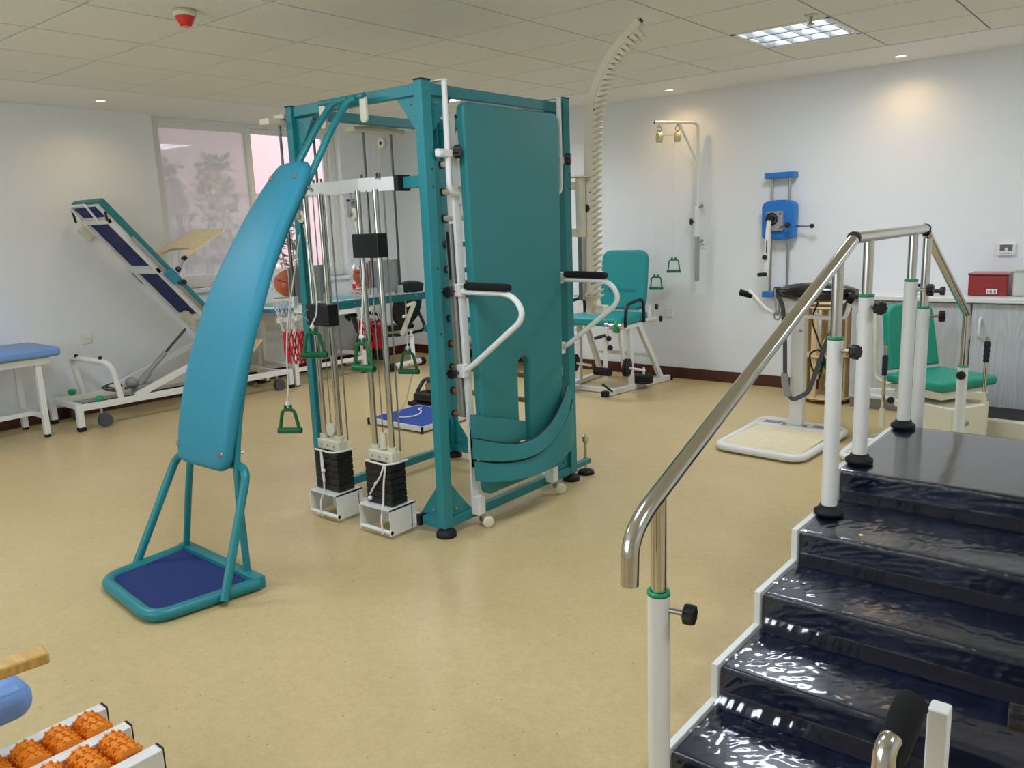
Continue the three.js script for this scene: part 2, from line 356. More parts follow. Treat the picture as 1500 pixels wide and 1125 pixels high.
// ---------------------------------------------------------------- lamps
function troffer(x0, z0, label, light = -0.006) {
  const W = 0.6, x1 = x0 + W, z1 = z0 + W, t = thing('ceiling_light', label, 'ceiling light', [x0 + W / 2, CY, z0 + W / 2], 'recessed louvre lights');
  mesh('housing', [box(x0 + 0.004, x1 - 0.004, CY + 0.085, CY + 0.09, z0 + 0.004, z1 - 0.004), box(x0 + 0.004, x0 + 0.01, CY, CY + 0.09, z0, z1), box(x1 - 0.01, x1 - 0.004, CY, CY + 0.09, z0, z1), box(x0, x1, CY, CY + 0.09, z0 + 0.004, z0 + 0.01), box(x0, x1, CY, CY + 0.09, z1 - 0.01, z1 - 0.004)], M.white, t);
  mesh('trim', [box(x0 + 0.005, x0 + 0.03, CY - 0.003, CY + 0.003, z0 + 0.005, z1 - 0.005), box(x1 - 0.03, x1 - 0.005, CY - 0.003, CY + 0.003, z0 + 0.005, z1 - 0.005), box(x0 + 0.005, x1 - 0.005, CY - 0.003, CY + 0.003, z0 + 0.005, z0 + 0.03), box(x0 + 0.005, x1 - 0.005, CY - 0.003, CY + 0.003, z1 - 0.03, z1 - 0.005)], M.white, t);
  for (let i = 0; i < 3; i++) {
    const x = x0 + 0.12 + i * 0.18;
    mesh('light_tube', rod([x, CY + 0.05, z0 + 0.02], [x, CY + 0.05, z1 - 0.02], 0.012), M.tubeGlow, t);
    for (const s of [-1, 1]) mesh('reflector', beam([x + s * 0.08, CY + 0.0185, z0 + 0.03], [x + s * 0.08, CY + 0.0185, z1 - 0.03], 0.004, 0.033), M.alu, t);
  }
  for (let k = 0; k < 5; k++) { const z = z0 + 0.06 + k * 0.12; mesh('louvre', box(x0 + 0.03, x1 - 0.03, CY + 0.002, CY + 0.035, z - 0.002, z + 0.002), M.alu, t); }
  const l = new THREE.RectAreaLight(TROFFER.color, TROFFER.power * (light > 0 ? 1.7 : 1),   // unseen far corner light, stronger to make up for its louvre
     0.56, 0.56);
  l.position.set(0, light, 0); l.lookAt(0, -5, 0); l.rotation.set(-Math.PI / 2, 0, 0); t.add(l);
}
['square louvre ceiling light with three tubes, near the sprinkler', 'louvre ceiling light above the floor behind the exercise frame', 'louvre ceiling light overhead in front of the frame', 'louvre ceiling light behind the viewer', 'louvre ceiling light south of the stairs', 'louvre ceiling light over the blue treatment table'].forEach((s, i) => troffer(...lightTiles[i], s, i === 1 ? 0.0365 : -0.006));
function downlight(x, z, label) {
  const t = thing('downlight', label, 'downlight', [x, CY - 0.004, z], 'warm recessed downlights');
  mesh('trim_ring', lathe([[0.034, 0.004], [0.036, -0.003], [0.046, -0.004], [0.048, 0]], [x, CY - 0.004, z], EY, 28), M.white, t);
  mesh('lamp_lens', lathe([[0.0005, 0.001], [0.035, 0.0015], [0.035, 0.004]], [x, CY - 0.006, z], EY, 24), M.spotGlow, t);
  const l = new THREE.SpotLight(SPOT.color, SPOT.power, 0, 1.35, 1.0, 2);
  l.position.set(0, -0.01, 0); l.target.position.set(0, -2, 0); l.castShadow = true; l.shadow.radius = 1.6; t.add(l, l.target);
}
downlight(3.186, -6.70, 'round warm downlight left of the window');
downlight(6.50, -3.52, 'round warm downlight above the rope pulley bracket');
downlight(6.50, -1.69, 'round warm downlight nearest the square louvre light');
downlight(6.50, 0.14, 'round warm downlight above the counter, south end');
downlight(1.36, -6.70, 'round warm downlight above the blue treatment table');
downlight(5.02, -6.70, 'round warm downlight above the window');
downlight(6.50, -5.35, 'round warm downlight in the far room corner');
{
  const t = thing('smoke_detector', 'red and white smoke detector on the ceiling', 'smoke detector', [2.29, CY - 0.075, -3.85]);
  mesh('base', lathe([[0.001, 0], [0.055, 0], [0.055, -0.028], [0.04, -0.034], [0.001, -0.034]], [2.29, CY, -3.85]), M.ivory, t);
  mesh('cover', lathe([[0.001, -0.075], [0.026, -0.074], [0.03, -0.066], [0.046, -0.036], [0.046, -0.03], [0.001, -0.03]], [2.29, CY, -3.85]), mat(0xd8321f, 0.4), t);
  mesh('lens', lathe([[0.001, -0.082], [0.012, -0.081], [0.016, -0.074]], [2.29, CY, -3.85]), mat(0xe88a80, 0.3), t);
}
{
  const x = 4.79, z = -1.72, t = thing('sprinkler', 'small fire sprinkler head beside the louvre light', 'sprinkler', [x, CY - 0.06, z]);
  mesh('escutcheon', lathe([[0.001, 0], [0.035, 0], [0.03, -0.008], [0.001, -0.01]], [x, CY, z]), M.ivory, t);
  mesh('nozzle', [rod([x, CY, z], [x, CY - 0.045, z], 0.01), rod([x, CY - 0.045, z], [x, CY - 0.05, z], 0.022)], M.steel, t);
}
const each = (name, list, m, parent) => list.map((g) => mesh(name, g, m, parent));
// ---------------------------------------------------------------- teal exercise frame
const FX1 = 2.655, FX2 = 3.70, FZ1 = -2.635, FZ3 = -3.56, FH = 2.09;
const frame = thing('exercise_frame', 'large teal steel exercise frame with wall bars and two weight stacks', 'exercise frame', [3.16, 0, -3.08]);
{
  const posts = [[FX1, FZ1, FH], [FX2, FZ1, FH + 0.015], [FX1, FZ3, FH - 0.01], [FX2, FZ3, FH]];
  for (const [x, z, h] of posts) {
    const p = mesh('post', box(x - 0.03, x + 0.03, 0.045, h, z - 0.024, z + 0.024, 0.004), M.teal, frame);
    mesh('end_cap', box(x - 0.031, x + 0.031, h - 0.001, h + 0.006, z - 0.025, z + 0.025, 0.002), M.black, p);
    mesh('foot', lathe([[0.001, 0.05], [0.02, 0.05], [0.024, 0.035], [0.044, 0.028], [0.05, 0.014], [0.05, 0.001], [0.001, 0]], [x, 0, z]), M.rubber, p);
    if (z === FZ1) for (const y of [1.715, 1.64, 1.28, 0.98]) mesh('bolt_hole', rod([x + 0.012, y, z + 0.0235], [x + 0.012, y, z + 0.0248], 0.0055, 10), M.black, p);
  }
  const beams = [[[FX1, FZ3], [FX1, FZ1]], [[FX1, FZ1], [FX2, FZ1]], [[FX1, FZ3], [FX2, FZ3]], [[FX2, FZ3], [FX2, FZ1]]];
  for (const [[xa, za], [xb, zb]] of beams) {
    const ix = xb > xa ? 0.032 : 0, iz = zb > za ? 0.026 : 0;
    mesh('top_beam', beam([xa + ix, FH - 0.035, za + iz], [xb - ix, FH - 0.035, zb - iz], 0.036, 0.05, 0.004), M.teal, frame);
    if (xa !== FX1 || xb !== FX1) mesh('floor_beam', beam([xa + ix, 0.065, za + iz], [xb - ix, 0.065, zb - iz], 0.04, 0.046, 0.004), M.teal, frame);
  }
  const mid = mesh('middle_beam', beam([FX1 + 0.03, 1.062, FZ3], [FX2 - 0.03, 1.062, FZ3], 0.03, 0.042, 0.003), M.teal, frame);
  mesh('bolt', [2.95, 3.42].map((x) => ball([x, 1.065, FZ3 + 0.017], 0.008, 8)), M.steel, mid);
  // corner plates on both faces of each post, top and bottom
  for (const [x, z, h] of posts) for (const top of [0, 1]) {
    const y = top ? h - 0.06 : 0.09, s = top ? -1 : 1, sx = x < 3 ? 1 : -1, sz = z < -3 ? 1 : -1, o = top ? 0.005 : 0.006;
    mesh('corner_plate', plate([[0, 0], [0.15 * sx, 0], [0, 0.18 * s]].map(([a, b]) => [a, b]), 0.006, [x + 0.028 * sx, y, z - 0.003], EX, EY), M.teal, frame);
    mesh('corner_plate', plate([[0, 0], [0.14 * sz, 0], [0, 0.18 * s]].map(([a, b]) => [-a, b]), 0.006, [x - 0.003, y, z + 0.022 * sz], V(0, 0, -1), EY), M.teal, frame);
    mesh('bolt', [ball([x + 0.07 * sx, y + 0.03 * s, z + 0.006], 0.007, 8), ball([x - 0.005, y + 0.03 * s, z + 0.07 * sz], 0.007, 8)], M.steel, frame);
  }
  // wall bars on the east side
  [1.832, 1.672, 1.514, 1.357, 1.204, 1.05, 0.9, 0.742, 0.592, 0.442, 0.292].forEach((y, i) => {
    const m = i < 3 ? M.ivory : i < 7 ? M.teal : M.rungWood, x = FX2 - 0.012;
    const r = mesh('rung', rod([x, y, FZ3 + 0.02], [x, y, FZ1 - 0.02], 0.0165), m, frame);
    each('collar', [rod([x, y, FZ3 + 0.022], [x, y, FZ3 + 0.036], 0.024), rod([x, y, FZ1 - 0.022], [x, y, FZ1 - 0.036], 0.024)], M.black, r);
  });
  // upper bar that carries the pulleys, and the lower one behind the trays
  const w = mesh('pulley_bar', (() => {
    const pl = [[-3.545, 2.635], [-3.43, 2.565], [-3.2, 2.59], [-2.99, 2.56], [-2.80, 2.63]];
    const out = [...pl.map(([z, x]) => [z, x]), ...pl.slice().reverse().map(([z, x]) => [z, x + 0.035])];
    return [plate(out, 0.062, [0, 1.634, 0], EZ, EX)];
  })(), M.white, frame);
  mesh('end_cap', box(2.605, 2.685, 1.63, 1.70, -2.80, -2.772, 0.003), M.black, w);
  mesh('bolt', [-3.36, -3.3, -3.0, -2.9, -2.88].map((z) => rod([2.595, 1.69, z], [2.595, 1.715, z], 0.006, 8)), M.darkSteel, w);
  mesh('side_bar', beam([FX1, 1.665, -2.772], [FX1, 1.665, FZ1 - 0.024], 0.035, 0.052, 0.003), M.teal, frame);
  const lw = mesh('lower_bar', [beam([2.64, 0.06, FZ3 + 0.024], [2.64, 0.06, -2.80], 0.035, 0.05, 0.003)], M.white, frame);
  mesh('end_cap', box(2.618, 2.682, 0.032, 0.09, -2.80, -2.775, 0.003), M.black, lw);
  mesh('side_bar', beam([FX1, 0.06, -2.775], [FX1, 0.06, FZ1 - 0.024], 0.04, 0.046, 0.003), M.teal, frame);
  // outrigger with the screw foot
  const ox = 3.845, oz = -2.63, og = mesh('outrigger', beam([FX2 + 0.03, 0.075, oz], [ox + 0.03, 0.075, oz], 0.035, 0.03, 0.003), M.teal, frame);
  mesh('screw_foot', [rod([ox, 0.02, oz], [ox, 0.19, oz], 0.008), lathe([[0.001, 0.235], [0.016, 0.235], [0.02, 0.228], [0.02, 0.2], [0.012, 0.185], [0.001, 0.185]], [ox, 0, oz]), rod([ox, 0.088, oz], [ox, 0.1, oz], 0.016, 6)], M.chrome, og);
  mesh('foot_pad', lathe([[0.001, 0.03], [0.02, 0.03], [0.046, 0.02], [0.05, 0.001], [0.001, 0]], [ox, 0, oz]), M.rubber, og);

  // two weight stacks
  [[-3.315, 1.0, 1.108], [-2.922, 1.335, 1.445]].forEach(([zc, c0, c1], k) => {
    const x = 2.548, s = mesh('guide_rods', [rod([x, 0.15, zc - 0.06], [x, 1.64, zc - 0.06], 0.0145), rod([x, 0.15, zc + 0.06], [x, 1.64, zc + 0.06], 0.0145)], M.chrome, frame);
    mesh('thin_guide', [rod([x + 0.05, 0.4, zc + 0.02], [x + 0.05, 1.64, zc + 0.02], 0.004, 8), rod([x + 0.06, 0.4, zc + 0.05], [x + 0.06, 1.64, zc + 0.05], 0.004, 8), rod([x, 0.43, zc], [x, 1.64, zc], 0.003, 6)], M.steel, s);
    for (let i = 0; i < 6; i++) {
      const y = 0.152 + i * 0.034;
      const p = mesh('weight_plate', box(x - 0.052, x + 0.052, y, y + 0.0325, zc - 0.09, zc + 0.09, 0.006), M.black, s);
      if (i) mesh('pin_slot', box(x - 0.0535, x - 0.05, y + 0.008, y + 0.016, zc - 0.018, zc + 0.018), M.rubber, p);
    }
    const c = mesh('carriage', [box(x - 0.032, x + 0.032, 0.36, 0.415, zc - 0.085, zc + 0.085, 0.008), rod([x, 0.41, zc - 0.06], [x, 0.435, zc - 0.06], 0.024), rod([x, 0.41, zc + 0.06], [x, 0.435, zc + 0.06], 0.024)], M.ivory, frame);
    mesh('mark', [-0.05, 0, 0.05].map((d) => rod([x - 0.033, 0.385, zc + d], [x - 0.0318, 0.385, zc + d], 0.008, 10)), M.grey, c);
    mesh('pulley_wheel', k ? [rod([x, 0.42, zc], [x, 0.5, zc], 0.018)] : [lathe([[0.001, -0.014], [0.03, -0.014], [0.036, -0.01], [0.03, 0], [0.036, 0.01], [0.03, 0.014], [0.001, 0.014]], [x, 0.465, zc], EX)], M.ivory, c);
    const b = mesh('sleeve', box(x - 0.032, x + 0.032, c0, c1, zc - 0.088, zc + 0.088, 0.005), M.black, frame);
    if (!k) mesh('hook', sweep(rounded([[x - 0.035, c0 + 0.085, zc - 0.06], [x - 0.045, c0 + 0.055, zc - 0.105], [x - 0.035, c0 + 0.02, zc - 0.06]], 0.008), 0.003, 6), M.steel, b);
    // tray of white sheet metal
    mesh('tray', [box(2.46, 2.63, 0.02, 0.15, zc + 0.105, zc + 0.11), box(2.46, 2.63, 0.02, 0.15, zc - 0.11, zc - 0.105), box(2.46, 2.63, 0.143, 0.15, zc - 0.11, zc + 0.11), box(2.60, 2.604, 0.02, 0.15, zc - 0.11, zc + 0.11), rod([2.468, 0.035, zc - 0.11], [2.468, 0.035, zc + 0.11], 0.01)], M.white, frame);
    // swivel pulley under the bar
    const pz = k ? -3.03 : -3.42, px = 2.545;
    const q = mesh('swivel_pulley', [rod([px, 1.635, pz], [px, 1.605, pz], 0.006), box(px - 0.016, px - 0.011, 1.525, 1.605, pz - 0.014, pz + 0.014, 0.002), box(px + 0.011, px + 0.016, 1.525, 1.605, pz - 0.014, pz + 0.014, 0.002), box(px - 0.016, px + 0.016, 1.592, 1.607, pz - 0.014, pz + 0.014, 0.003)], M.grey, frame);
    mesh('wheel', lathe([[0.001, -0.009], [0.03, -0.009], [0.026, 0], [0.03, 0.009], [0.001, 0.009]], [px, 1.538, pz + 0.012], EX), M.ivory, q);
    mesh('hub', rod([px - 0.018, 1.538, pz + 0.012], [px + 0.018, 1.538, pz + 0.012], 0.007, 8), M.steel, q);
    // white cord tied around the stack
    const e = k ? 1 : -0.4;
    mesh('tie_cord', [sweep(rounded([[x - 0.06, 0.365, zc - 0.07], [x - 0.06, 0.362, zc + 0.06], [x - 0.02, 0.365, zc + 0.098], [x + 0.06, 0.366, zc + 0.098]], 0.02), 0.0055, 6),
      sweep(smooth([[x - 0.058, 0.362, zc + 0.07 * e], [x - 0.064, 0.27, zc + 0.055 * e], [x - 0.064, 0.16, zc + 0.04 * e], [x - 0.09, 0.09, zc + 0.05 * e], [x - 0.085, 0.02, zc + 0.05 * e]], 16), 0.005, 6),
      sweep(smooth([[x - 0.058, 0.362, zc + 0.06 * e], [x - 0.062, 0.30, zc + 0.03 * e], [x - 0.064, 0.25, zc - 0.01], [x - 0.064, 0.2, zc - 0.02 - 0.03 * e]], 14), 0.005, 6), ball([x - 0.066, 0.2 + (k ? -0.02 : 0.06), zc - 0.02 - 0.03 * e], 0.012, 8), ball([x - 0.064, 0.26, zc - 0.005], 0.008, 8)], M.rope, s);
  });
}
// pull handles: body built around its own knot, hung where the photo shows them
function pullHandle(p, turn, label, ropeTo, s = 1) {
  const t = thing('pull_handle', label, 'pull handle', p, 'green pull handles on white ropes');
  const [x, y, z] = p, c = Math.cos(turn), n = Math.sin(turn), at = (a, b) => V(x + a * c * s, y + b * s, z + a * n * s);
  const nx = V(-n, 0, c);
  mesh('strap_frame', [sweep(rounded([at(-0.052, -0.118), at(-0.03, -0.012), at(0.03, -0.012), at(0.052, -0.118)], 0.02), 0.009 * s, 8), beam(at(-0.014, -0.012), at(-0.014, 0.014), 0.012 * s, 0.012 * s, 0.002), beam(at(0.014, -0.012), at(0.014, 0.014), 0.012 * s, 0.012 * s, 0.002)], M.green, t);
  mesh('grip', [rod(at(-0.062, -0.122), at(0.062, -0.122), 0.0165 * s)], M.green, t);
  mesh('grip_plug', [rod(at(0.062, -0.122), at(0.0638, -0.122), 0.009 * s), rod(at(-0.062, -0.122), at(-0.0638, -0.122), 0.009 * s)], M.black, t);
  mesh('rope', [sweep(smooth([at(0, -0.002), at(0, 0.03), ...ropeTo], 20), 0.004, 6), ball(at(0, 0.018), 0.013 * s, 8)], M.rope, t);
}
pullHandle([2.47, 0.985, -3.30], 0.9, 'green pull handle hanging below the left black sleeve', [[2.50, 1.06, -3.30], [2.515, 1.2, -3.31], [2.545, 1.5, -3.40]]);
pullHandle([2.47, 0.955, -2.935], 1.45, 'green pull handle in front of the right guide rods', [[2.49, 1.1, -2.94], [2.53, 1.3, -2.96], [2.545, 1.5, -3.01]], 1.05);
pullHandle([2.42, 0.585, -3.49], 1.0, 'lowest green pull handle, hanging left of the frame post', [[2.43, 0.68, -3.49], [2.46, 0.95, -3.50], [2.56, 1.45, -3.46]]);
pullHandle([3.40, 0.73, -3.62], 1.15, 'green pull handle inside the frame near the exercise bike', [[3.40, 0.85, -3.618], [3.40, 0.98, -3.615], [3.40, 1.075, -3.60], [3.40, 1.085, -3.565]], 1.05);

// ---------------------------------------------------------------- basketball boards on the north side
[[2.735, 'frosted basketball board with hoop and net behind the left frame post', 'orange basketball in a plastic bag on the left hoop'], [3.29, 'frosted basketball board with hoop and net behind the right weight stack', 'orange basketball in a plastic bag on the right hoop']].forEach(([x, label, bl], k) => {
  const z = -3.645, t = thing('basketball_board', label, 'basketball board', [x, 0.72, z], 'basketball boards on the frame');
  mesh('bracket', [box(x - 0.19, x + 0.19, 2.0, 2.03, z - 0.05, z + 0.03, 0.006), box(x - 0.12, x + 0.12, 2.03, 2.05, z - 0.02, z + 0.055)], M.ivory, t);
  const rods = mesh('rods', [rod([x - 0.105, 1.1, z], [x - 0.105, 2.0, z], 0.007, 10), rod([x + 0.105, 1.1, z], [x + 0.105, 2.0, z], 0.007, 10)], M.darkSteel, t);
  mesh('cord', [rod([x - 0.02, 1.1, z - 0.01], [x - 0.03, 1.96, z - 0.01], 0.002, 5), rod([x + 0.03, 1.1, z - 0.01], [x + 0.01, 1.96, z - 0.01], 0.002, 5)], M.rope, rods);
  const pl = mesh('pulley', [rod([x + 0.03, 1.95, z - 0.01], [x + 0.055, 1.95, z - 0.01], 0.03)], M.ivory, t);
  mesh('pulley_hub', rod([x + 0.028, 1.95, z - 0.01], [x + 0.057, 1.95, z - 0.01], 0.01), M.black, pl);
  mesh('backboard', box(x - 0.125, x + 0.125, 1.09, 1.285, z - 0.016, z - 0.008, 0.003), M.acrylic, t);
  mesh('board_clip', [box(x - 0.12, x - 0.09, 1.07, 1.13, z - 0.02, z + 0.012, 0.003), box(x + 0.09, x + 0.12, 1.07, 1.13, z - 0.02, z + 0.012, 0.003), box(x - 0.1, x + 0.1, 1.04, 1.085, z - 0.02, z + 0.06, 0.003)], M.white, t);
  const R = 0.105, cy = 1.105, cz = z - 0.17;
  mesh('hoop', [ring([x, cy, cz], R, 0.006), rod([x - 0.03, cy, z - 0.02], [x - 0.03, cy, cz + R], 0.006), rod([x + 0.03, cy, z - 0.02], [x + 0.03, cy, cz + R], 0.006)], M.white, t);
  const N = 12, rad = (v) => R * (1 - 0.62 * Math.pow(v, 0.8) + (v > 0.5 ? 0.25 * (v - 0.5) : 0)), wh = [], rd = [];
  for (const s of [-1, 1]) for (let i = 0; i < N; i++) {
    const pt = (v) => { const a = (i + s * v * 2.5) / N * Math.PI * 2 + (perlin.noise(i * 1.7, v * 4, k * 9 + s) * 0.25), r = rad(v) * (1 + 0.18 * perlin.noise(i * 2.1, v * 5, k * 7)); return V(x + Math.cos(a) * r, cy - 0.36 * v, cz + Math.sin(a) * r); };
    const all = Array.from({ length: 15 }, (_, q) => pt(q / 14));
    wh.push(sweep(all.slice(0, 8), 0.0028, 5)); rd.push(sweep(all.slice(7), 0.0042, 5));
  }
  const net = mesh('net', wh, M.netWhite, t); net.userData.kind = 'stuff';
  mesh('net_lower', rd, M.red, net);
  const b = thing('basketball', bl, 'ball', [x, cy - 0.01, cz], 'basketballs in plastic bags');
  const g = new THREE.SphereGeometry(0.085, 20, 14); const pp = g.attributes.position;
  for (let i = 0; i < pp.count; i++) { const q = V(pp.getX(i), pp.getY(i), pp.getZ(i)), f = 1 + 0.10 * perlin.noise(q.x * 22, q.y * 22, q.z * 22 + k); pp.setXYZ(i, q.x * f, q.y * f * 0.9, q.z * f); } g.computeVertexNormals();
  mesh('ball', [g.translate(x, cy + 0.085, cz)], M.ballOrange, b);
  mesh('seam', [ring([x, cy + 0.085, cz], 0.087, 0.0025, V(0.3, 1, 0.2)), ring([x, cy + 0.085, cz], 0.087, 0.0025, V(1, 0.2, 0.4))], mat(0x5a2415, 0.7), b);
  const bag = new THREE.IcosahedronGeometry(0.115, 4), bp = bag.attributes.position;
  for (let i = 0; i < bp.count; i++) { const q = V(bp.getX(i), bp.getY(i), bp.getZ(i)), f = 1 + 0.16 * perlin.noise(q.x * 30, q.y * 30, q.z * 30 + k * 3); bp.setXYZ(i, q.x * f, q.y * f * 0.85 + (q.y > 0 ? q.y * 0.25 : 0), q.z * f); } bag.computeVertexNormals();
  mesh('plastic_bag', bag.translate(x, cy + 0.105, cz), M.clear, b);
});

// ---------------------------------------------------------------- upright pad with belts on the south face
{
  const t = thing('tilt_pad', 'tall upright teal padded board with three belts and black armrests', 'exercise board', [3.18, 0, -2.56]);
  const sl = new THREE.Path(); sl.moveTo(3.145, 0.30); sl.lineTo(3.145, 0.755); sl.absarc(3.192, 0.755, 0.047, Math.PI, 0, true); sl.lineTo(3.239, 0.30); sl.closePath();
  mesh('pad', plate((() => { const s = new THREE.Shape(), r = 0.05; s.moveTo(2.92, 0.155); s.lineTo(3.47, 0.155); s.quadraticCurveTo(3.52, 0.155, 3.521, 0.205); s.lineTo(3.55, 1.95); s.quadraticCurveTo(3.55, 2.01, 3.50, 2.01); s.lineTo(2.87, 2.01); s.quadraticCurveTo(2.82, 2.01, 2.821, 1.96); s.lineTo(2.868, 0.205); s.quadraticCurveTo(2.87, 0.155, 2.92, 0.155); return s; })(), 0.05, [0, 0, -2.60], EX, EY, 0.014, [sl]), M.tealPadShaded, t);
  for (const [x, s, lx] of [[2.84, -1, 2.797], [3.45, 1, 3.53]]) {
    const leg = mesh('leg', beam([lx, 1.96, -2.61], [lx + (s < 0 ? 0.045 : -0.02), 0.30, -2.61], 0.044, 0.016, 0.004, EZ), M.white, t);
    mesh('leg_post', [box(x - 0.024, x + 0.024, 0.065, 0.5, -2.614, -2.602, 0.004), box(x - 0.024, x + 0.024, 0.065, 0.16, -2.602, -2.56, 0.004)], M.white, leg);
    mesh('caster_fork', [box(x - 0.014, x + 0.014, 0.035, 0.068, -2.575, -2.55, 0.004), rod([x, 0.06, -2.565], [x, 0.07, -2.565], 0.016)], M.steel, leg);
    mesh('caster_wheel', lathe([[0.001, -0.011], [0.02, -0.011], [0.028, -0.007], [0.0285, 0], [0.028, 0.007], [0.02, 0.011], [0.001, 0.011]], [x + 0.016, 0.029, -2.54], V(-0.6, 0, 0.8)), M.cream, leg);
  }
  // aluminium track beside the pad with a slot
  const tr = mesh('track', [beam([2.787, 1.475, -2.638], [2.815, 0.56, -2.638], 0.036, 0.03, 0.003, EZ)], M.alu, t);
  mesh('track_slot', beam([2.7695, 1.44, -2.638], [2.776, 1.22, -2.638], 0.004, 0.012, 0, EZ), M.black, tr);
  mesh('cross_tube', [rod([2.80, 1.95, -2.63], [3.50, 1.95, -2.63], 0.012), rod([2.80, 1.2, -2.635], [3.50, 1.2, -2.635], 0.012), rod([3.19, 0.3, -2.645], [3.19, 1.9, -2.645], 0.012)], M.steel, t);
  // hanging hooks
  for (const [x, e, s] of [[2.742, 2.815, -1], [3.595, 3.54, 1]]) {
    const h = mesh('hook_tube', sweep(rounded([[x, 2.098, -2.585], [x, 1.62, -2.585], [e, 1.605, -2.60]], 0.045), 0.013, 12), M.white, t);
    mesh('hook_clip', [box(x - 0.016, x + 0.016, 2.092, 2.098, -2.67, -2.575, 0.002), box(x - 0.016, x + 0.016, 2.05, 2.098, -2.672, -2.666, 0.002)], M.white, h);
    mesh('clamp', [box(Math.min(x - 0.07 * (s < 0 ? 1 : 0.2), x + 0.02), x + 0.02, 1.765, 1.8, -2.598, -2.570, 0.006), rod([x - 0.05, 1.783, -2.57], [x - 0.05, 1.783, -2.566], 0.008)], M.white, h);
    mesh('knob', [knobGeo([x + 0.045, 1.79, -2.565], V(0.5, 0, 1), 0.03, 0.03)], M.black, h);
    mesh('bolt', [ball([e, 1.635, -2.59], 0.007, 8), ball([e, 1.56, -2.59], 0.007, 8)], M.steel, h);
  }
  // armrests
  for (const [x, o] of [[2.808, -1], [3.60, 1]]) {
    const a = mesh('arm_tube', sweep(rounded([[x, 1.163, -2.615], [x, 1.16, -2.295], [x, 1.06, -2.225], [x, 0.80, -2.575], [x, 0.785, -2.62]], 0.075, 8), 0.0135, 12), M.white, t);
    mesh('armrest', [beam([x, 1.19, -2.575], [x, 1.185, -2.31], 0.052, 0.036, 0.016)], M.foam, a);
    each('clamp', [box(x - 0.022, x + 0.022, 1.14, 1.20, -2.64, -2.595, 0.006), box(x - 0.022, x + 0.022, 0.755, 0.82, -2.64, -2.595, 0.006)], M.white, a);
    each('knob', [1.165, 0.78].map((y) => join([knobGeo([x - 0.05, y, -2.64], V(-1, 0, 0.5), 0.028, 0.03), rod([x - 0.04, y, -2.63], [x, y, -2.62], 0.006)])), M.black, a);
  }
  // belts: wide vinyl bands bowed out in front of the pad
  const spline = (k) => { const c = new THREE.CatmullRomCurve3(k.map(([x, y]) => V(x, y, 0)), false, 'centripetal'); return (u) => c.getPoint(u); };
  const belt = (top, bot, zt, zb, z0) => {
    const a = spline(top), b = spline(bot), n = 26, S = [], e = 0.0045;
    for (let i = 0; i <= n; i++) { const u = i / n, w = Math.sin(Math.PI * Math.pow(u, 0.9)), t0 = a(u), b0 = b(u), zzt = z0 + zt * w, zzb = z0 + zb * w; S.push([V(b0.x, b0.y, zzb - e), V(b0.x, b0.y, zzb + e), V((t0.x + b0.x) / 2, (t0.y + b0.y) / 2, (zzt + zzb) / 2 + e + 0.003), V(t0.x, t0.y, zzt + e), V(t0.x, t0.y, zzt - e), V((t0.x + b0.x) / 2, (t0.y + b0.y) / 2, (zzt + zzb) / 2 - e + 0.003)]); }
    return loft(S, 0.7);
  };
  const edge = (top, zt, z0) => { const a = spline(top); return sweep(Array.from({ length: 25 }, (_, i) => { const u = i / 24, q = a(u); return V(q.x, q.y + 0.002, z0 + zt * Math.sin(Math.PI * Math.pow(u, 0.9)) - 0.001); }), 0.004, 6); };
  const T2 = [[2.765, 0.475], [2.88, 0.432], [3.04, 0.39], [3.20, 0.392], [3.35, 0.445], [3.47, 0.53], [3.55, 0.60]], B2 = [[2.765, 0.372], [2.88, 0.34], [3.04, 0.315], [3.20, 0.318], [3.35, 0.365], [3.50, 0.455], [3.575, 0.52]];
  const T3 = [[2.765, 0.362], [2.88, 0.328], [3.04, 0.300], [3.20, 0.303], [3.35, 0.35], [3.50, 0.44], [3.585, 0.505]], B3 = [[2.77, 0.262], [2.86, 0.243], [3.04, 0.22], [3.20, 0.212], [3.35, 0.225], [3.50, 0.25], [3.585, 0.275]];
  mesh('belt', belt([[2.765, 0.59], [2.95, 0.535], [3.17, 0.475]], [[2.765, 0.47], [2.95, 0.405], [3.17, 0.375]], 0.016, 0.02, -2.542), M.tealPadShaded, t);
  const b2 = mesh('belt', belt(T2, B2, 0.05, 0.075, -2.538), M.tealPadShaded, t), b3 = mesh('belt', belt(T3, B3, 0.055, 0.085, -2.532), M.tealPadShaded, t);
  mesh('belt_gap_line', edge(T2, 0.05, -2.538), M.black, b2);  // black lines drawn for the shade in the gaps above the belts
  mesh('belt_gap_line', edge(T3, 0.055, -2.532), M.black, b3);
}
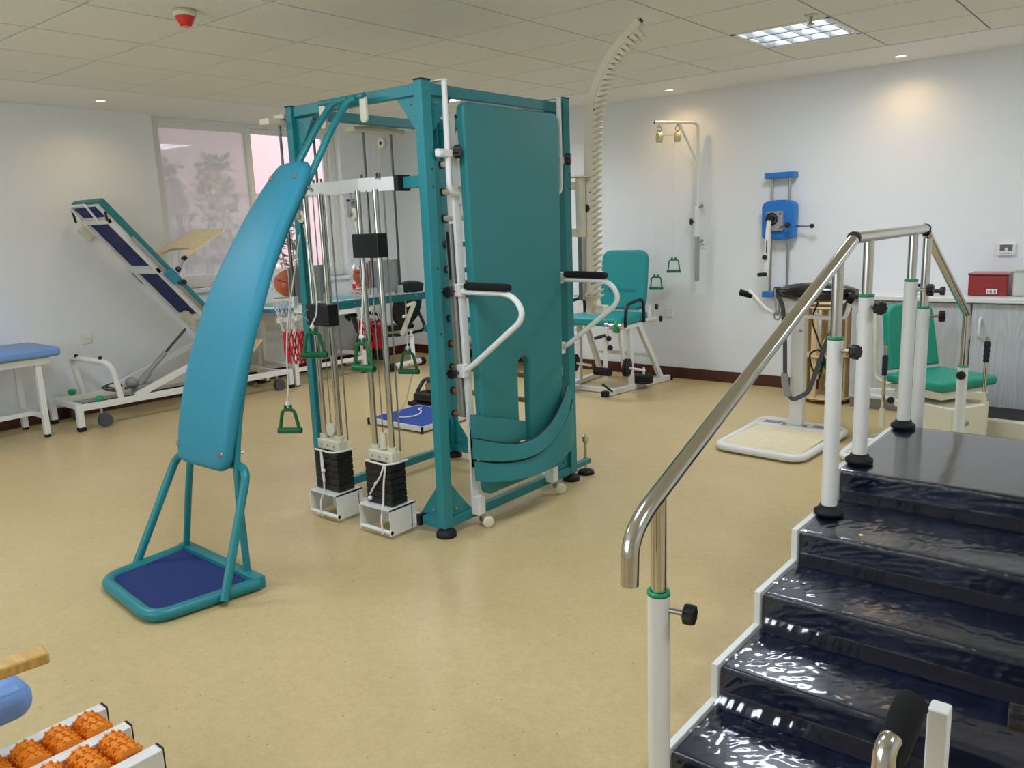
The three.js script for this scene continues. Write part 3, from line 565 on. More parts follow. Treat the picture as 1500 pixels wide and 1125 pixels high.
// ---------------------------------------------------------------- curved finger ladder at the frame's right post
{
  const x = 3.86, t = thing('finger_ladder', 'tall cream curved finger ladder with saw teeth beside the frame', 'finger ladder', [x, 0.92, -2.56]);
  const P = smooth([[x, 0.95, -2.585], [x, 1.1, -2.588], [x, 1.55, -2.588], [x, 1.98, -2.57], [x, 2.15, -2.535], [x, 2.30, -2.445], [x, 2.40, -2.33], [x, 2.455, -2.255]], 96);
  const S = P.map((p, i) => { const d = P[Math.min(96, i + 1)].clone().sub(P[Math.max(0, i - 1)]).normalize(), n = V(0, -d.z, d.y), k = i < 5 ? 0.35 + 0.13 * i : 1; n.multiplyScalar(0.028 * k); return [p.clone().add(V(-0.024, 0, 0)).addScaledVector(n, -0.5), p.clone().add(V(0.024, 0, 0)).addScaledVector(n, -0.5), p.clone().add(V(0.024, 0, 0)).addScaledVector(n, 1), p.clone().add(V(-0.024, 0, 0)).addScaledVector(n, 1)]; });
  const body = mesh('spine', loft(S, 0.5), M.cream, t);
  const curve = new THREE.CatmullRomCurve3(P), L = curve.getLength(), tooth = plate([[0.018, 0.002], [0.080, 0.008], [0.081, 0.004], [0.034, -0.027], [0.018, -0.030]], 0.04, [-0.02, 0, 0], EZ.clone(), EY);
  tooth.applyMatrix4(new THREE.Matrix4().makeTranslation(0.04, 0, 0));
  const tg = boxUV(join([tooth])), o = origin.get(t);
  for (let s = 0.10; s < L - 0.015; s += 0.0325) {
    const p = curve.getPointAt(s / L), d = curve.getTangentAt(s / L), q = new THREE.Mesh(tg, M.cream);
    q.name = 'tooth'; q.castShadow = q.receiveShadow = true; q.position.copy(p.clone().sub(o)); q.rotation.x = Math.atan2(d.z, d.y); body.add(q);
  }
  const e = P[96], d = P[96].clone().sub(P[95]).normalize();
  mesh('end_hole', rod(e.clone().addScaledVector(d, -0.003).add(V(0, 0, 0.008)), e.clone().addScaledVector(d, 0.002).add(V(0, 0, 0.008)), 0.012), M.black, body);
  mesh('screw', [[1.62, -2.561], [2.05, -2.525], [1.12, -2.56], [2.38, -2.31]].map(([y, z]) => ball([x - 0.0245, y, z], 0.004, 6)), M.black, body);
  const bp = mesh('mounting_post', [box(3.785, 3.815, 1.03, 1.40, -2.615, -2.585, 0.003)], M.alu, t);
  mesh('sleeve', [box(3.78, 3.82, 1.38, 1.70, -2.62, -2.58, 0.003), box(3.765, 3.84, 1.70, 1.706, -2.66, -2.55)], M.ivory, bp);
  each('arm_bracket', [1, -1].map((s) => { const y = s > 0 ? 1.655 : 1.405; return join([box(FX2 + 0.01, 3.80, y - 0.022, y + 0.022, -2.621, -2.615), box(FX2 + 0.002, FX2 + 0.028, s > 0 ? y - 0.02 : y - 0.09, s > 0 ? y + 0.09 : y + 0.022, -2.626, -2.620, 0.003)]); }), M.ivory, bp);
  mesh('knob', knobGeo([3.835, 1.535, -2.585], EX, 0.022, 0.03), M.black, bp);
  each('strut', [box(3.80, 3.85, 1.05, 1.056, -2.66, -2.57), box(3.80, 3.85, 1.69, 1.696, -2.62, -2.585), beam([3.79, 1.06, -2.58], [3.85, 1.08, -2.575], 0.014, 0.014)], M.ivory, bp);
  mesh('toe_block', box(x - 0.03, x + 0.03, 0.955, 1.0, -2.545, -2.48, 0.008), M.cream, body);
}
// ---------------------------------------------------------------- arched bench leaning on the frame
{
  const t = thing('arched_bench', 'arched teal padded bench on a tubular stand with blue foot mat', 'exercise bench', [1.78, 0, -3.235]);
  const cz = (y) => -3.235 + 0.155 * (y / 2.04), key = [[0.02, 1.79], [0.52, 1.815], [0.84, 1.885], [1.153, 2.0], [1.44, 2.15], [1.715, 2.335], [1.93, 2.475], [2.03, 2.555]];
  const path = new THREE.CatmullRomCurve3(key.map(([y, x]) => V(x, y, cz(y))), false, 'centripetal');
  const half = (y) => y < 0.55 ? 0.255 - 0.08 * (y / 0.55) : y < 1.72 ? 0.175 - 0.105 * ((y - 0.55) / 1.17) : 0.07 - 0.012 * (y - 1.72) / 0.32;
  for (const s of [-1, 1]) {
    const pts = path.getPoints(40).map((p) => V(p.x, p.y, p.z + s * half(p.y)));
    const last = pts[pts.length - 1];
    pts.push(V(last.x + 0.012, last.y + 0.018, last.z + 0.03), V(last.x + 0.015, last.y + 0.02, -3.0 + s * 0.03));
    mesh('rail', sweep(pts, 0.0155, 12), M.teal, t);
  }
  for (const z of [-3.225, -2.935]) { const h = mesh('hook_plate', plate(roundRect(-0.02, 0.02, -0.075, 0.04, 0.018), 0.012, [2.585, 2.015, z], V(0, 0, 1), EY), M.ivory, t); mesh('bolt', rod([2.582, 2.035, z], [2.59, 2.035, z], 0.009), M.steel, h); }
  mesh('hook_bar', rod([2.575, 2.055, -3.24], [2.575, 2.055, -2.92], 0.013), M.teal, t);
  // pad
  const hw = [[0.485, 0.15], [0.5, 0.178], [0.53, 0.192], [0.62, 0.2], [0.85, 0.207], [1.15, 0.2], [1.37, 0.168], [1.60, 0.14], [1.68, 0.122], [1.715, 0.105], [1.735, 0.085]];
  const W = (y) => { for (let i = 1; i < hw.length; i++) if (y <= hw[i][0]) { const [a, b] = hw[i - 1], [c, d] = hw[i]; return b + (d - b) * (y - a) / (c - a); } return 0.085; };
  const S = [];
  for (let i = 0; i <= 44; i++) {
    const q = i / 44, y = 0.485 + 1.25 * (q < 0.06 ? q * 0.5 : q > 0.94 ? 1 - (1 - q) * 0.5 : 0.03 + (q - 0.06) * 0.94 / 0.88);
    let a = 0, b = 1; for (let k = 0; k < 30; k++) { const m = (a + b) / 2; path.getPoint(m).y < y ? a = m : b = m; }
    const p = path.getPoint(a), d = path.getTangent(a), n = V(-d.y, d.x, 0).normalize(), w = W(y), e = i === 0 || i === 44 ? 0.5 : 1;
    const at = (u, v) => p.clone().add(V(0, 0, u)).addScaledVector(n, 0.018 + v);
    const T = 0.055, m = T / 2;
    S.push([at(-w, m - m * 0.55 * e), at(-w + 0.012, m - m * 0.9 * e), at(0, m - m * e), at(w - 0.012, m - m * 0.9 * e), at(w, m - m * 0.55 * e), at(w, m + m * 0.4 * e), at(w - 0.012, m + m * 0.8 * e), at(w - 0.035, m + m * e), at(0, m + m * 1.12 * e), at(-w + 0.035, m + m * e), at(-w + 0.012, m + m * 0.8 * e), at(-w, m + m * 0.4 * e)]);
  }
  const pad = mesh('pad', loft(S, 1.1), M.tealPad, t);
  const bolt = (y, s, o) => { let a = 0, b = 1; for (let k = 0; k < 30; k++) { const m = (a + b) / 2; path.getPoint(m).y < y ? a = m : b = m; } const p = path.getPoint(a), d = path.getTangent(a), n = V(-d.y, d.x, 0).normalize(), c = p.clone().add(V(0, 0, s * o)); return [rod(c.clone().addScaledVector(n, 0.069), c.clone().addScaledVector(n, 0.078), 0.014, 12), rod(c.clone().addScaledVector(n, 0.0), c.clone().addScaledVector(n, -0.035), 0.008, 8)]; };
  mesh('bolt', [...bolt(1.66, 1, 0.085), ...bolt(1.66, -1, 0.085), ...bolt(0.56, 1, 0.165), ...bolt(0.56, -1, 0.165)], M.chrome, pad);
  // foot platform
  const o = [[1.80, -3.52], [1.39, -3.49], [1.34, -2.93], [1.775, -2.875]];
  mesh('base_frame', sweep(rounded([[1.80, 0.028, -3.51], [1.40, 0.028, -3.47], [1.345, 0.028, -2.94], [1.775, 0.028, -2.88]], 0.09, 7), 0.026, 12).scale(1, 1, 1), M.teal, t);
  mesh('back_bar', beam([1.805, 0.03, -3.53], [1.778, 0.03, -2.87], 0.05, 0.05, 0.004), M.teal, t);
  const pl = new THREE.Shape(); [[1.79, -3.495], [1.45, -3.46], [1.415, -3.42], [1.368, -3.0], [1.40, -2.955], [1.77, -2.9]].forEach(([a, b], i) => i ? pl.lineTo(a, -b) : pl.moveTo(a, -b));
  mesh('foot_mat', plate(pl, 0.022, [0, 0.014, 0], EX, V(0, 0, -1), 0.003), M.navyMat, t);
  mesh('brace', sweep(rounded([[1.565, 0.035, -3.505], [1.80, 0.50, -3.47], [1.825, 0.505, -2.955], [1.60, 0.02, -2.86]], 0.07, 7), 0.0185, 12), M.teal, t);
}
// ---------------------------------------------------------------- training stairs
{
  const t = thing('training_stairs', 'navy training stairs wrapped in clear plastic film with chrome handrails', 'stairs', [2.9, 0, -0.515]);
  const Z0 = -0.915, Z1 = -0.05, rise = 0.105, nose = [1.70, 1.99, 2.285, 2.59, 3.0, 3.80], down = [[3.80, 4.16, 0.35], [4.16, 4.52, 0.175]];
  for (let i = 0; i < 5; i++) mesh(i < 4 ? 'step' : 'platform', box(nose[i], nose[i + 1] + (i < 4 ? 0.02 : 0), 0.004, rise * (i + 1), Z0, Z1, 0.012, 3), M.stair, t);
  for (const [a, b, h] of down) mesh('step', box(a - 0.02, b, 0.004, h, Z0, Z1, 0.012, 3), M.stair, t);
  const outline = [[1.688, 0]];
  for (let i = 0; i < 5; i++) { outline.push([nose[i] - 0.012, rise * (i + 1) + 0.006 - (i ? rise : rise)], [nose[i] - 0.012, rise * (i + 1) + 0.006]); }
  outline.push([3.812, 0.531], [3.812, 0.356], [4.172, 0.356], [4.172, 0.181], [4.532, 0.181], [4.532, 0]);
  each('side_board', [plate(outline.slice(2).length ? [[1.688, 0], ...outline.slice(2)] : outline, 0.02, [0, 0, Z0 - 0.022], EX, EY, 0.002), plate([[1.688, 0], ...outline.slice(2)], 0.02, [0, 0, Z1 + 0.002], EX, EY, 0.002)], M.white, t);
  // clear film, drawn over the steps and creased
  const prof = [];
  const seg = (x0, y0, x1, y1, n, k) => { for (let i = 0; i < n; i++) { const q = i / n; prof.push([x0 + (x1 - x0) * q, y0 + (y1 - y0) * q, k, q]); } };
  for (let i = 0; i < 5; i++) {
    const y0 = rise * i, y1 = rise * (i + 1), last = i === 4;
    seg(nose[i] - 0.004, y0 + (i ? 0.03 : 0.0), nose[i] - 0.004, y1 - 0.006, 12, 0);
    seg(nose[i] - 0.003, y1 + 0.001, nose[i] + 0.012, y1 + 0.004, 4, 3);
    if (last) seg(nose[4] + 0.012, y1 + 0.004, 3.8, y1 + 0.0035, 24, 2); else seg(nose[i] + 0.012, y1 + 0.004, nose[i + 1] - 0.03, y1 + 0.004, 22, 1);
  }
  const nz = 130, pos = [], idx = [], nr = prof.length;
  for (let r = 0; r < nr; r++) for (let c = 0; c <= nz; c++) {
    const [x, y, k, q] = prof[r], z = Z0 + 0.002 + (Z1 - Z0 - 0.004) * c / nz, w = (z - Z0);
    // fans of creases pulled from the left-hand corners, plus long creases along each nosing
    const fan = Math.atan2(q + 0.25, w * 3.2 + 0.05);
    let d = 0;
    if (k === 0 || k === 1) {
      const edge = k === 1 ? Math.min(1, q * 4) * (q > 0.75 ? 1.4 : 1) : 0.8;
      d = 0.0035 * perlin.noise(fan * 13, w * 2 + r * 0.002, x * 1.3) * edge + 0.0025 * perlin.noise(x * 46 + w * 5, w * 9, y * 40) * edge + 0.0016 * perlin.noise(x * 90 + w * 34, w * 26, y * 10);
      d += 0.002 * perlin.noise(x * 140, w * 6, 3.3);
    } else if (k === 2) d = 0.0006 * perlin.noise(x * 12, w * 12, 1);
    else d = 0.0012 * perlin.noise(w * 60, x * 30, 5);
    d = Math.abs(d);
    pos.push(k === 0 ? x - d : x - d * 0.2, k === 0 ? y : y + d, z);
  }
  for (let r = 0; r < nr - 1; r++) for (let c = 0; c < nz; c++) { const a = r * (nz + 1) + c, b = a + 1, e = a + nz + 1, f = e + 1; idx.push(a, b, f, a, f, e); }
  const g = new THREE.BufferGeometry(); g.setAttribute('position', new THREE.Float32BufferAttribute(pos, 3)); g.setIndex(idx); g.computeVertexNormals();
  tag(mesh('plastic_film', g, M.film, t), 'creased clear plastic film');
  // posts
  for (const [z, s] of [[-0.885, 1], [-0.082, -1]]) {
    for (const [x, y0, y1, y2, kx] of [[1.585, 0, 0.596, 0.832, 0.15], [2.79, 0.42, 1.042, 1.305, -0.3], [3.12, 0.525, 1.156, 1.364, -0.75], [3.742, 0.525, 1.165, 1.366, 0.0], [3.985, 0.35, 1.027, 1.345, 0.3], [4.955, 0, 0.608, 0.892, -6]]) {
      const p = mesh('post', rod([x, y0 + 0.008, z], [x, y1, z], 0.0265, 20), M.white, t);
      mesh('base_collar', lathe([[0.001, 0.034], [0.032, 0.034], [0.036, 0.024], [0.05, 0.014], [0.05, 0.002], [0.001, 0.002]], [x, y0 + 0.006, z]), M.rubber, p);
      mesh('post_ring', lathe([[0.02, 0.004], [0.027, 0.004], [0.0275, -0.002], [0.0275, -0.006], [0.02, -0.006]], [x, y1 + 0.006, z]), M.ringGreen, p);
      mesh('inner_post', rod([x, y1 - 0.02, z], [x, y2, z], 0.0185, 20), M.chrome, p);
      const kd = V(kx, 0, kx < -5 ? 0.5 : 1).normalize(), ky = y1 - 0.035;
      const kn = mesh('knob', knobGeo(V(x, ky, z).addScaledVector(kd, s * 0.075), kd, 0.025, 0.026), M.black, p);
      mesh('knob_stem', rod(V(x, ky, z).addScaledVector(kd, s * 0.02), V(x, ky, z).addScaledVector(kd, s * 0.066), 0.007), M.steel, kn);
    }
    mesh('handrail', sweep(rounded([[1.455, 0.668, z], [1.462, 0.795, z], [2.93, 1.365, z]], 0.10, 10), 0.0205, 18), M.chrome, t);
    const h = mesh('handrail', sweep([[2.95, 1.373, z], [3.93, 1.378, z]].map(A), 0.0205, 18), M.chrome, t);
    each('end_cap', [rod([2.935, 1.373, z], [2.952, 1.373, z], 0.0225, 18), rod([3.928, 1.378, z], [3.942, 1.378, z], 0.0225, 18)], M.black, h);
    mesh('handrail', sweep(rounded([[3.95, 1.365, z], [4.99, 0.885, z], [5.0, 0.76, z]], 0.06, 8), 0.0205, 18), M.chrome, t);
  }
}
// ---------------------------------------------------------------- tilt table by the window wall
{
  const t = thing('tilt_table', 'raised tilt table with navy underside panels and teal edge by the window', 'tilt table', [3.6, 0, -6.8]);
  const zn = -6.60, zf = -7.05, S = V(2.985, 1.735, 0), E = V(4.13, 0.40, 0), d = E.clone().sub(S), L = d.length(); d.normalize();
  const n = V(-d.y, d.x, 0);                                    // upper side of the board
  const at = (s, h, z) => S.clone().addScaledVector(d, s).addScaledVector(n, h).setZ(z);
  const slab = (s0, s1, h0, h1, z0, z1, r) => { const g = r ? new RoundedBoxGeometry(s1 - s0, h1 - h0, Math.abs(z1 - z0), 2, r) : new THREE.BoxGeometry(s1 - s0, h1 - h0, Math.abs(z1 - z0)); return basis(g, at((s0 + s1) / 2, (h0 + h1) / 2, (z0 + z1) / 2), d.clone(), n.clone(), EZ.clone()); };
  mesh('mattress', slab(0, L, 0.03, 0.085, zf - 0.03, zn + 0.03, 0.02), M.tealPadShaded, t);
  const under = mesh('board', slab(0.02, L - 0.02, 0.012, 0.032, zf, zn), M.white, t);
  for (const [a, b] of [[0.03, 0.13], [0.19, 0.66], [0.75, 1.24]]) mesh('panel', slab(a, b, 0.004, 0.014, zf + 0.045, zn - 0.045), M.navy, under);
  each('side_rail', [slab(0.15, L - 0.02, -0.02, 0.015, zf, zf + 0.035, 0.004), slab(0.15, L - 0.02, -0.02, 0.015, zn - 0.035, zn, 0.004)], M.white, t);
  each('cross_rail', [[0.145, 0.185], [0.68, 0.735], [1.26, 1.30], [1.42, 1.46]].map(([a, b]) => slab(a, b, -0.02, 0.014, zf, zn, 0.004)), M.white, t);
  const hr = mesh('head_frame', sweep(rounded([at(0.16, -0.02, zf + 0.02), at(0.0, 0.0, zf + 0.02), at(0.0, 0.0, zn - 0.15), at(0.16, -0.02, zn - 0.15)], 0.02), 0.011, 8), M.white, t);
  each('hinge', [beam(at(0.02, 0.02, zf - 0.02), at(0.13, -0.045, zf - 0.02), 0.01, 0.016), beam(at(0.09, 0.02, zn + 0.01), at(0.15, -0.02, zn + 0.01), 0.01, 0.016)], M.black, hr);
  each('slide_rail', [beam(at(0.36, 0.022, zn + 0.035), at(1.5, 0.022, zn + 0.035), 0.012, 0.024), beam(at(0.36, 0.022, zf - 0.04), at(1.5, 0.022, zf - 0.04), 0.012, 0.024)], M.steel, t);
  mesh('control_box', slab(0.20, 0.31, -0.06, 0.02, zf - 0.12, zf - 0.03, 0.006), M.ivory, t);
  for (const [z, s] of [[zn + 0.045, 1], [zf - 0.05, -1]]) {
    const c = mesh('strap_clamp', slab(0.74, 0.87, -0.01, 0.075, z - 0.015, z + 0.015, 0.008), M.tealPad, t);
    mesh('knob', [knobGeo(at(0.90, 0.055, z + 0.03 * s), V(0, 0, 1), 0.024, 0.026), knobGeo(at(0.79, 0.10, z + 0.03 * s), V(0, 0.5, 1), 0.024, 0.026)], M.black, c);
  }
  const arm = mesh('tray_arm', rod(at(0.83, 0.08, zn + 0.045), at(0.78, 0.20, zn + 0.05), 0.009), M.steel, t);
  mesh('knob', knobGeo(at(0.775, 0.215, zn + 0.05), d.clone(), 0.026, 0.03), M.black, arm);
  // wooden body tray, cut out towards the patient
  {
    const o = V(3.55, 1.235, -6.8), eu = V(0.87, 0.47, 0).normalize(), ev = V(0, 0, -1), sh = new THREE.Shape();
    sh.moveTo(0.14, -0.30); sh.lineTo(0.52, -0.29); sh.quadraticCurveTo(0.57, -0.29, 0.57, -0.24); sh.lineTo(0.57, 0.23); sh.quadraticCurveTo(0.57, 0.27, 0.53, 0.28);
    sh.lineTo(0.25, 0.30); sh.lineTo(-0.05, 0.30); sh.lineTo(-0.05, 0.22); sh.lineTo(0.17, 0.20); sh.quadraticCurveTo(0.24, 0.18, 0.24, 0.10); sh.lineTo(0.25, -0.16); sh.lineTo(0.12, -0.24); sh.closePath();
    mesh('tray', plate(sh, 0.018, o, eu, ev, 0.003), M.paleBirch, t);
  }
  // undercarriage
  const arms = mesh('lift_rod', rod([3.74, 0.66, -6.82], [3.52, 0.47, -6.82], 0.012), M.darkSteel, t);
  each('lift_cylinder', [rod([3.53, 0.48, -6.82], [3.34, 0.32, -6.82], 0.022), rod([3.36, 0.33, -6.82], [3.26, 0.24, -6.82], 0.032), rod([3.27, 0.25, -6.82], [3.22, 0.2, -6.82], 0.018)], M.grey, arms);
  mesh('lift_lug', [slab(1.20, 1.34, -0.06, 0.0, -6.86, -6.78, 0.008)], M.ivory, t);
  mesh('motor', [box(3.22, 3.42, 0.17, 0.24, -6.9, -6.76, 0.015), ball([3.2, 0.27, -6.82], 0.05, 12)], M.grey, t);
  mesh('cable_coil', [ring([3.03, 0.24, -6.85], 0.06, 0.006, V(0.3, 1, 0.2)), ring([3.05, 0.26, -6.84], 0.05, 0.006, V(-0.3, 1, 0.3)), ring([3.06, 0.25, -6.86], 0.07, 0.006, V(0.2, 0.8, -0.5)), rod([3.12, 0.235, -6.78], [3.2, 0.25, -6.72], 0.01)], M.darkGrey, t);
  for (const z of [zn + 0.05, zf + 0.0]) {
    const b = mesh('base_tube', beam([2.62, 0.185, z], [4.62, 0.165, z], 0.045, 0.05, 0.005), M.white, t);
    each('foot_leg', [box(2.62, 2.668, 0.02, 0.2, z - 0.023, z + 0.023, 0.005), box(4.575, 4.62, 0.02, 0.18, z - 0.023, z + 0.023, 0.005)], M.white, b);
    each('foot_tip', [box(2.617, 2.671, 0, 0.035, z - 0.026, z + 0.026, 0.004), box(4.572, 4.623, 0, 0.035, z - 0.026, z + 0.026, 0.004)], M.rubber, b);
    for (const x of [2.81, 4.45]) {
      const c = mesh('caster_wheel', [rod([x + 0.022, 0.052, z - 0.01], [x + 0.022, 0.052, z - 0.026], 0.052, 20), rod([x + 0.022, 0.052, z + 0.006], [x + 0.022, 0.052, z + 0.024], 0.052, 20), box(x - 0.015, x + 0.04, 0.05, 0.115, z - 0.028, z + 0.026, 0.012)], M.darkGrey, b);
      mesh('caster_stem', rod([x, 0.1, z], [x, 0.165, z], 0.012), M.steel, c);
      if (x < 3) mesh('brake_knob', lathe([[0.001, 0.045], [0.026, 0.045], [0.032, 0.036], [0.032, 0.018], [0.016, 0.0], [0.001, 0]], [x + 0.0, 0.208, z]), M.knobGreen, b);
    }
    mesh('lift_arm', beam([3.10, 0.2, z], [3.98, 0.5, z], 0.04, 0.05, 0.005), M.white, t);
    mesh('post', beam([3.98, 0.18, z], [3.98, 0.5, z], 0.04, 0.045, 0.005), M.white, t);
  }
  const hd = mesh('push_handle', sweep(rounded([[2.98, 0.2, zn + 0.05], [2.93, 0.50, zn + 0.05], [2.80, 0.535, zn - 0.18], [2.84, 0.52, zf], [2.90, 0.2, zf]], 0.08, 6), 0.023, 12), M.white, t);
  each('end_plug', [rod([2.885, 0.53, zn - 0.02], [2.885, 0.553, zn - 0.02], 0.014), rod([2.795, 0.545, zn - 0.24], [2.795, 0.568, zn - 0.24], 0.014)], M.black, hd);
  each('cross_tube', [beam([2.66, 0.19, zn + 0.03], [2.66, 0.19, zf], 0.04, 0.045, 0.005), beam([4.5, 0.165, zn + 0.03], [4.5, 0.165, zf], 0.04, 0.045, 0.005), beam([3.98, 0.18, zn + 0.03], [3.98, 0.18, zf], 0.04, 0.045, 0.005)], M.white, t);
  const fp = mesh('foot_plate', basis(new RoundedBoxGeometry(0.34, 0.022, 0.46, 2, 0.006), V(4.22, 0.39, (zn + zf) / 2 + 0.02), n.clone(), d.clone().negate(), EZ.clone()), M.birch, t);
  each('bracket', [beam([4.13, 0.30, zn - 0.02], [4.36, 0.50, zn - 0.02], 0.02, 0.03), beam([4.13, 0.30, zf + 0.06], [4.36, 0.50, zf + 0.06], 0.02, 0.03)], M.white, fp);
}
// ---------------------------------------------------------------- blue treatment table, left edge
{
  const t = thing('treatment_table', 'treatment table with light blue padded top and white legs, left edge', 'table', [1.7, 0, -6.83]);
  mesh('padded_top', box(0.85, 2.57, 0.615, 0.685, -7.10, -6.53, 0.028, 4), M.blueVinyl, t);
  mesh('top_frame', [beam([0.95, 0.585, -6.60], [2.5, 0.585, -6.60], 0.035, 0.05, 0.004), beam([0.95, 0.585, -7.04], [2.5, 0.585, -7.04], 0.035, 0.05, 0.004), beam([2.45, 0.585, -6.60], [2.45, 0.585, -7.04], 0.035, 0.05, 0.004), beam([1.0, 0.585, -6.60], [1.0, 0.585, -7.04], 0.035, 0.05, 0.004)], M.white, t);
  for (const [x, z] of [[2.42, -6.62], [2.42, -7.04], [1.0, -6.62], [1.0, -7.04]]) { const l = mesh('leg', box(x - 0.021, x + 0.021, 0.02, 0.57, z - 0.021, z + 0.021, 0.004), M.white, t); mesh('foot', rod([x, 0, z], [x, 0.022, z], 0.023), M.rubber, l); }
  each('stretcher', [beam([2.42, 0.16, -6.62], [2.42, 0.16, -7.04], 0.03, 0.035, 0.003), beam([1.0, 0.16, -6.83], [2.42, 0.16, -6.83], 0.03, 0.035, 0.003), beam([1.0, 0.16, -6.62], [1.0, 0.16, -7.04], 0.03, 0.035, 0.003)], M.white, t);
}
// ---------------------------------------------------------------- worktable with blue rim under the window
{
  const t = thing('work_table', 'white legged worktable with blue edged top under the window', 'table', [5.1, 0, -6.8]);
  const y = 0.775;
  mesh('table_top', box(4.42, 5.86, y - 0.03, y, -7.12, -6.50, 0.006), M.paleBirch, t);
  each('edge_band', [box(4.41, 5.87, y - 0.032, y + 0.004, -6.502, -6.485, 0.004), box(4.40, 4.42, y - 0.032, y + 0.004, -7.12, -6.485, 0.004), box(5.86, 5.88, y - 0.032, y + 0.004, -7.12, -6.485, 0.004)], M.blueEdge, t);
  mesh('top_inlay', box(4.6, 5.7, y, y + 0.004, -7.05, -6.62, 0.002), mat(0x54aabd, 0.4), t);
  mesh('apron', [beam([4.5, 0.66, -6.55], [5.75, 0.66, -6.55], 0.03, 0.05, 0.003), beam([4.5, 0.66, -7.05], [5.75, 0.66, -7.05], 0.03, 0.05, 0.003), beam([4.67, 0.66, -6.55], [4.67, 0.66, -7.05], 0.03, 0.05, 0.003), beam([5.52, 0.66, -6.55], [5.52, 0.66, -7.05], 0.03, 0.05, 0.003)], M.white, t);
  for (const [x, z] of [[4.67, -6.55], [5.52, -6.55], [4.67, -7.05], [5.52, -7.05]]) { const l = mesh('leg', box(x - 0.022, x + 0.022, 0.012, 0.745, z - 0.022, z + 0.022, 0.004), M.white, t); mesh('foot', box(x - 0.024, x + 0.024, 0, 0.014, z - 0.024, z + 0.024, 0.003), M.rubber, l); }
  each('stretcher', [beam([4.67, 0.16, -6.55], [5.52, 0.16, -6.55], 0.035, 0.04, 0.004), beam([4.67, 0.2, -6.55], [4.67, 0.2, -7.05], 0.035, 0.04, 0.004), beam([5.52, 0.2, -6.55], [5.52, 0.2, -7.05], 0.035, 0.04, 0.004)], M.white, t);
}
{
  const x = 5.63, z = -6.72, y = 0.779, t = thing('bottle', 'plastic bottle with red label on the blue edged worktable', 'bottle', [x, y, z]);
  mesh('body', lathe([[0.001, 0], [0.034, 0.002], [0.036, 0.03], [0.036, 0.13], [0.026, 0.17], [0.013, 0.195], [0.013, 0.205], [0.001, 0.205]], [x, y, z]), mat(0xe6e6ea, 0.25), t);
  mesh('label', [lathe([[0.0365, 0.035], [0.0372, 0.036], [0.0372, 0.135], [0.0365, 0.136]], [x, y, z])], M.red, t);
  mesh('label_print', [box(x - 0.03, x + 0.012, y + 0.075, y + 0.095, z + 0.032, z + 0.0376, 0.002), box(x - 0.022, x + 0.004, y + 0.105, y + 0.115, z + 0.032, z + 0.0376, 0.002)], M.white, t);
  mesh('cap', rod([x, y + 0.2, z], [x, y + 0.222, z], 0.014), M.red, t);
}
single('tangled_cord', [0, 1, 2, 3].map((k) => ring([4.80 + 0.07 * k, 0.797 + 0.004 * k, -6.6 - 0.02 * (k % 2)], 0.05 - 0.006 * k, 0.005, V(0.3 * Math.sin(k * 2), 1, 0.25 * Math.cos(k * 3)))), M.black, 'small tangle of black cord on the worktable', 'cord');
{
  const t = thing('picture_card', 'white card with black figure print standing on the worktable', 'card', [5.80, 0.779, -6.62]);
  mesh('card', box(5.76, 5.84, 0.779, 0.90, -6.63, -6.62, 0.002), M.white, t);
  mesh('print', plate([[0, 0], [0.03, 0], [0.035, 0.03], [0.02, 0.05], [0.004, 0.03]], 0.002, [5.785, 0.84, -6.62], EX, EY), M.black, t);
}
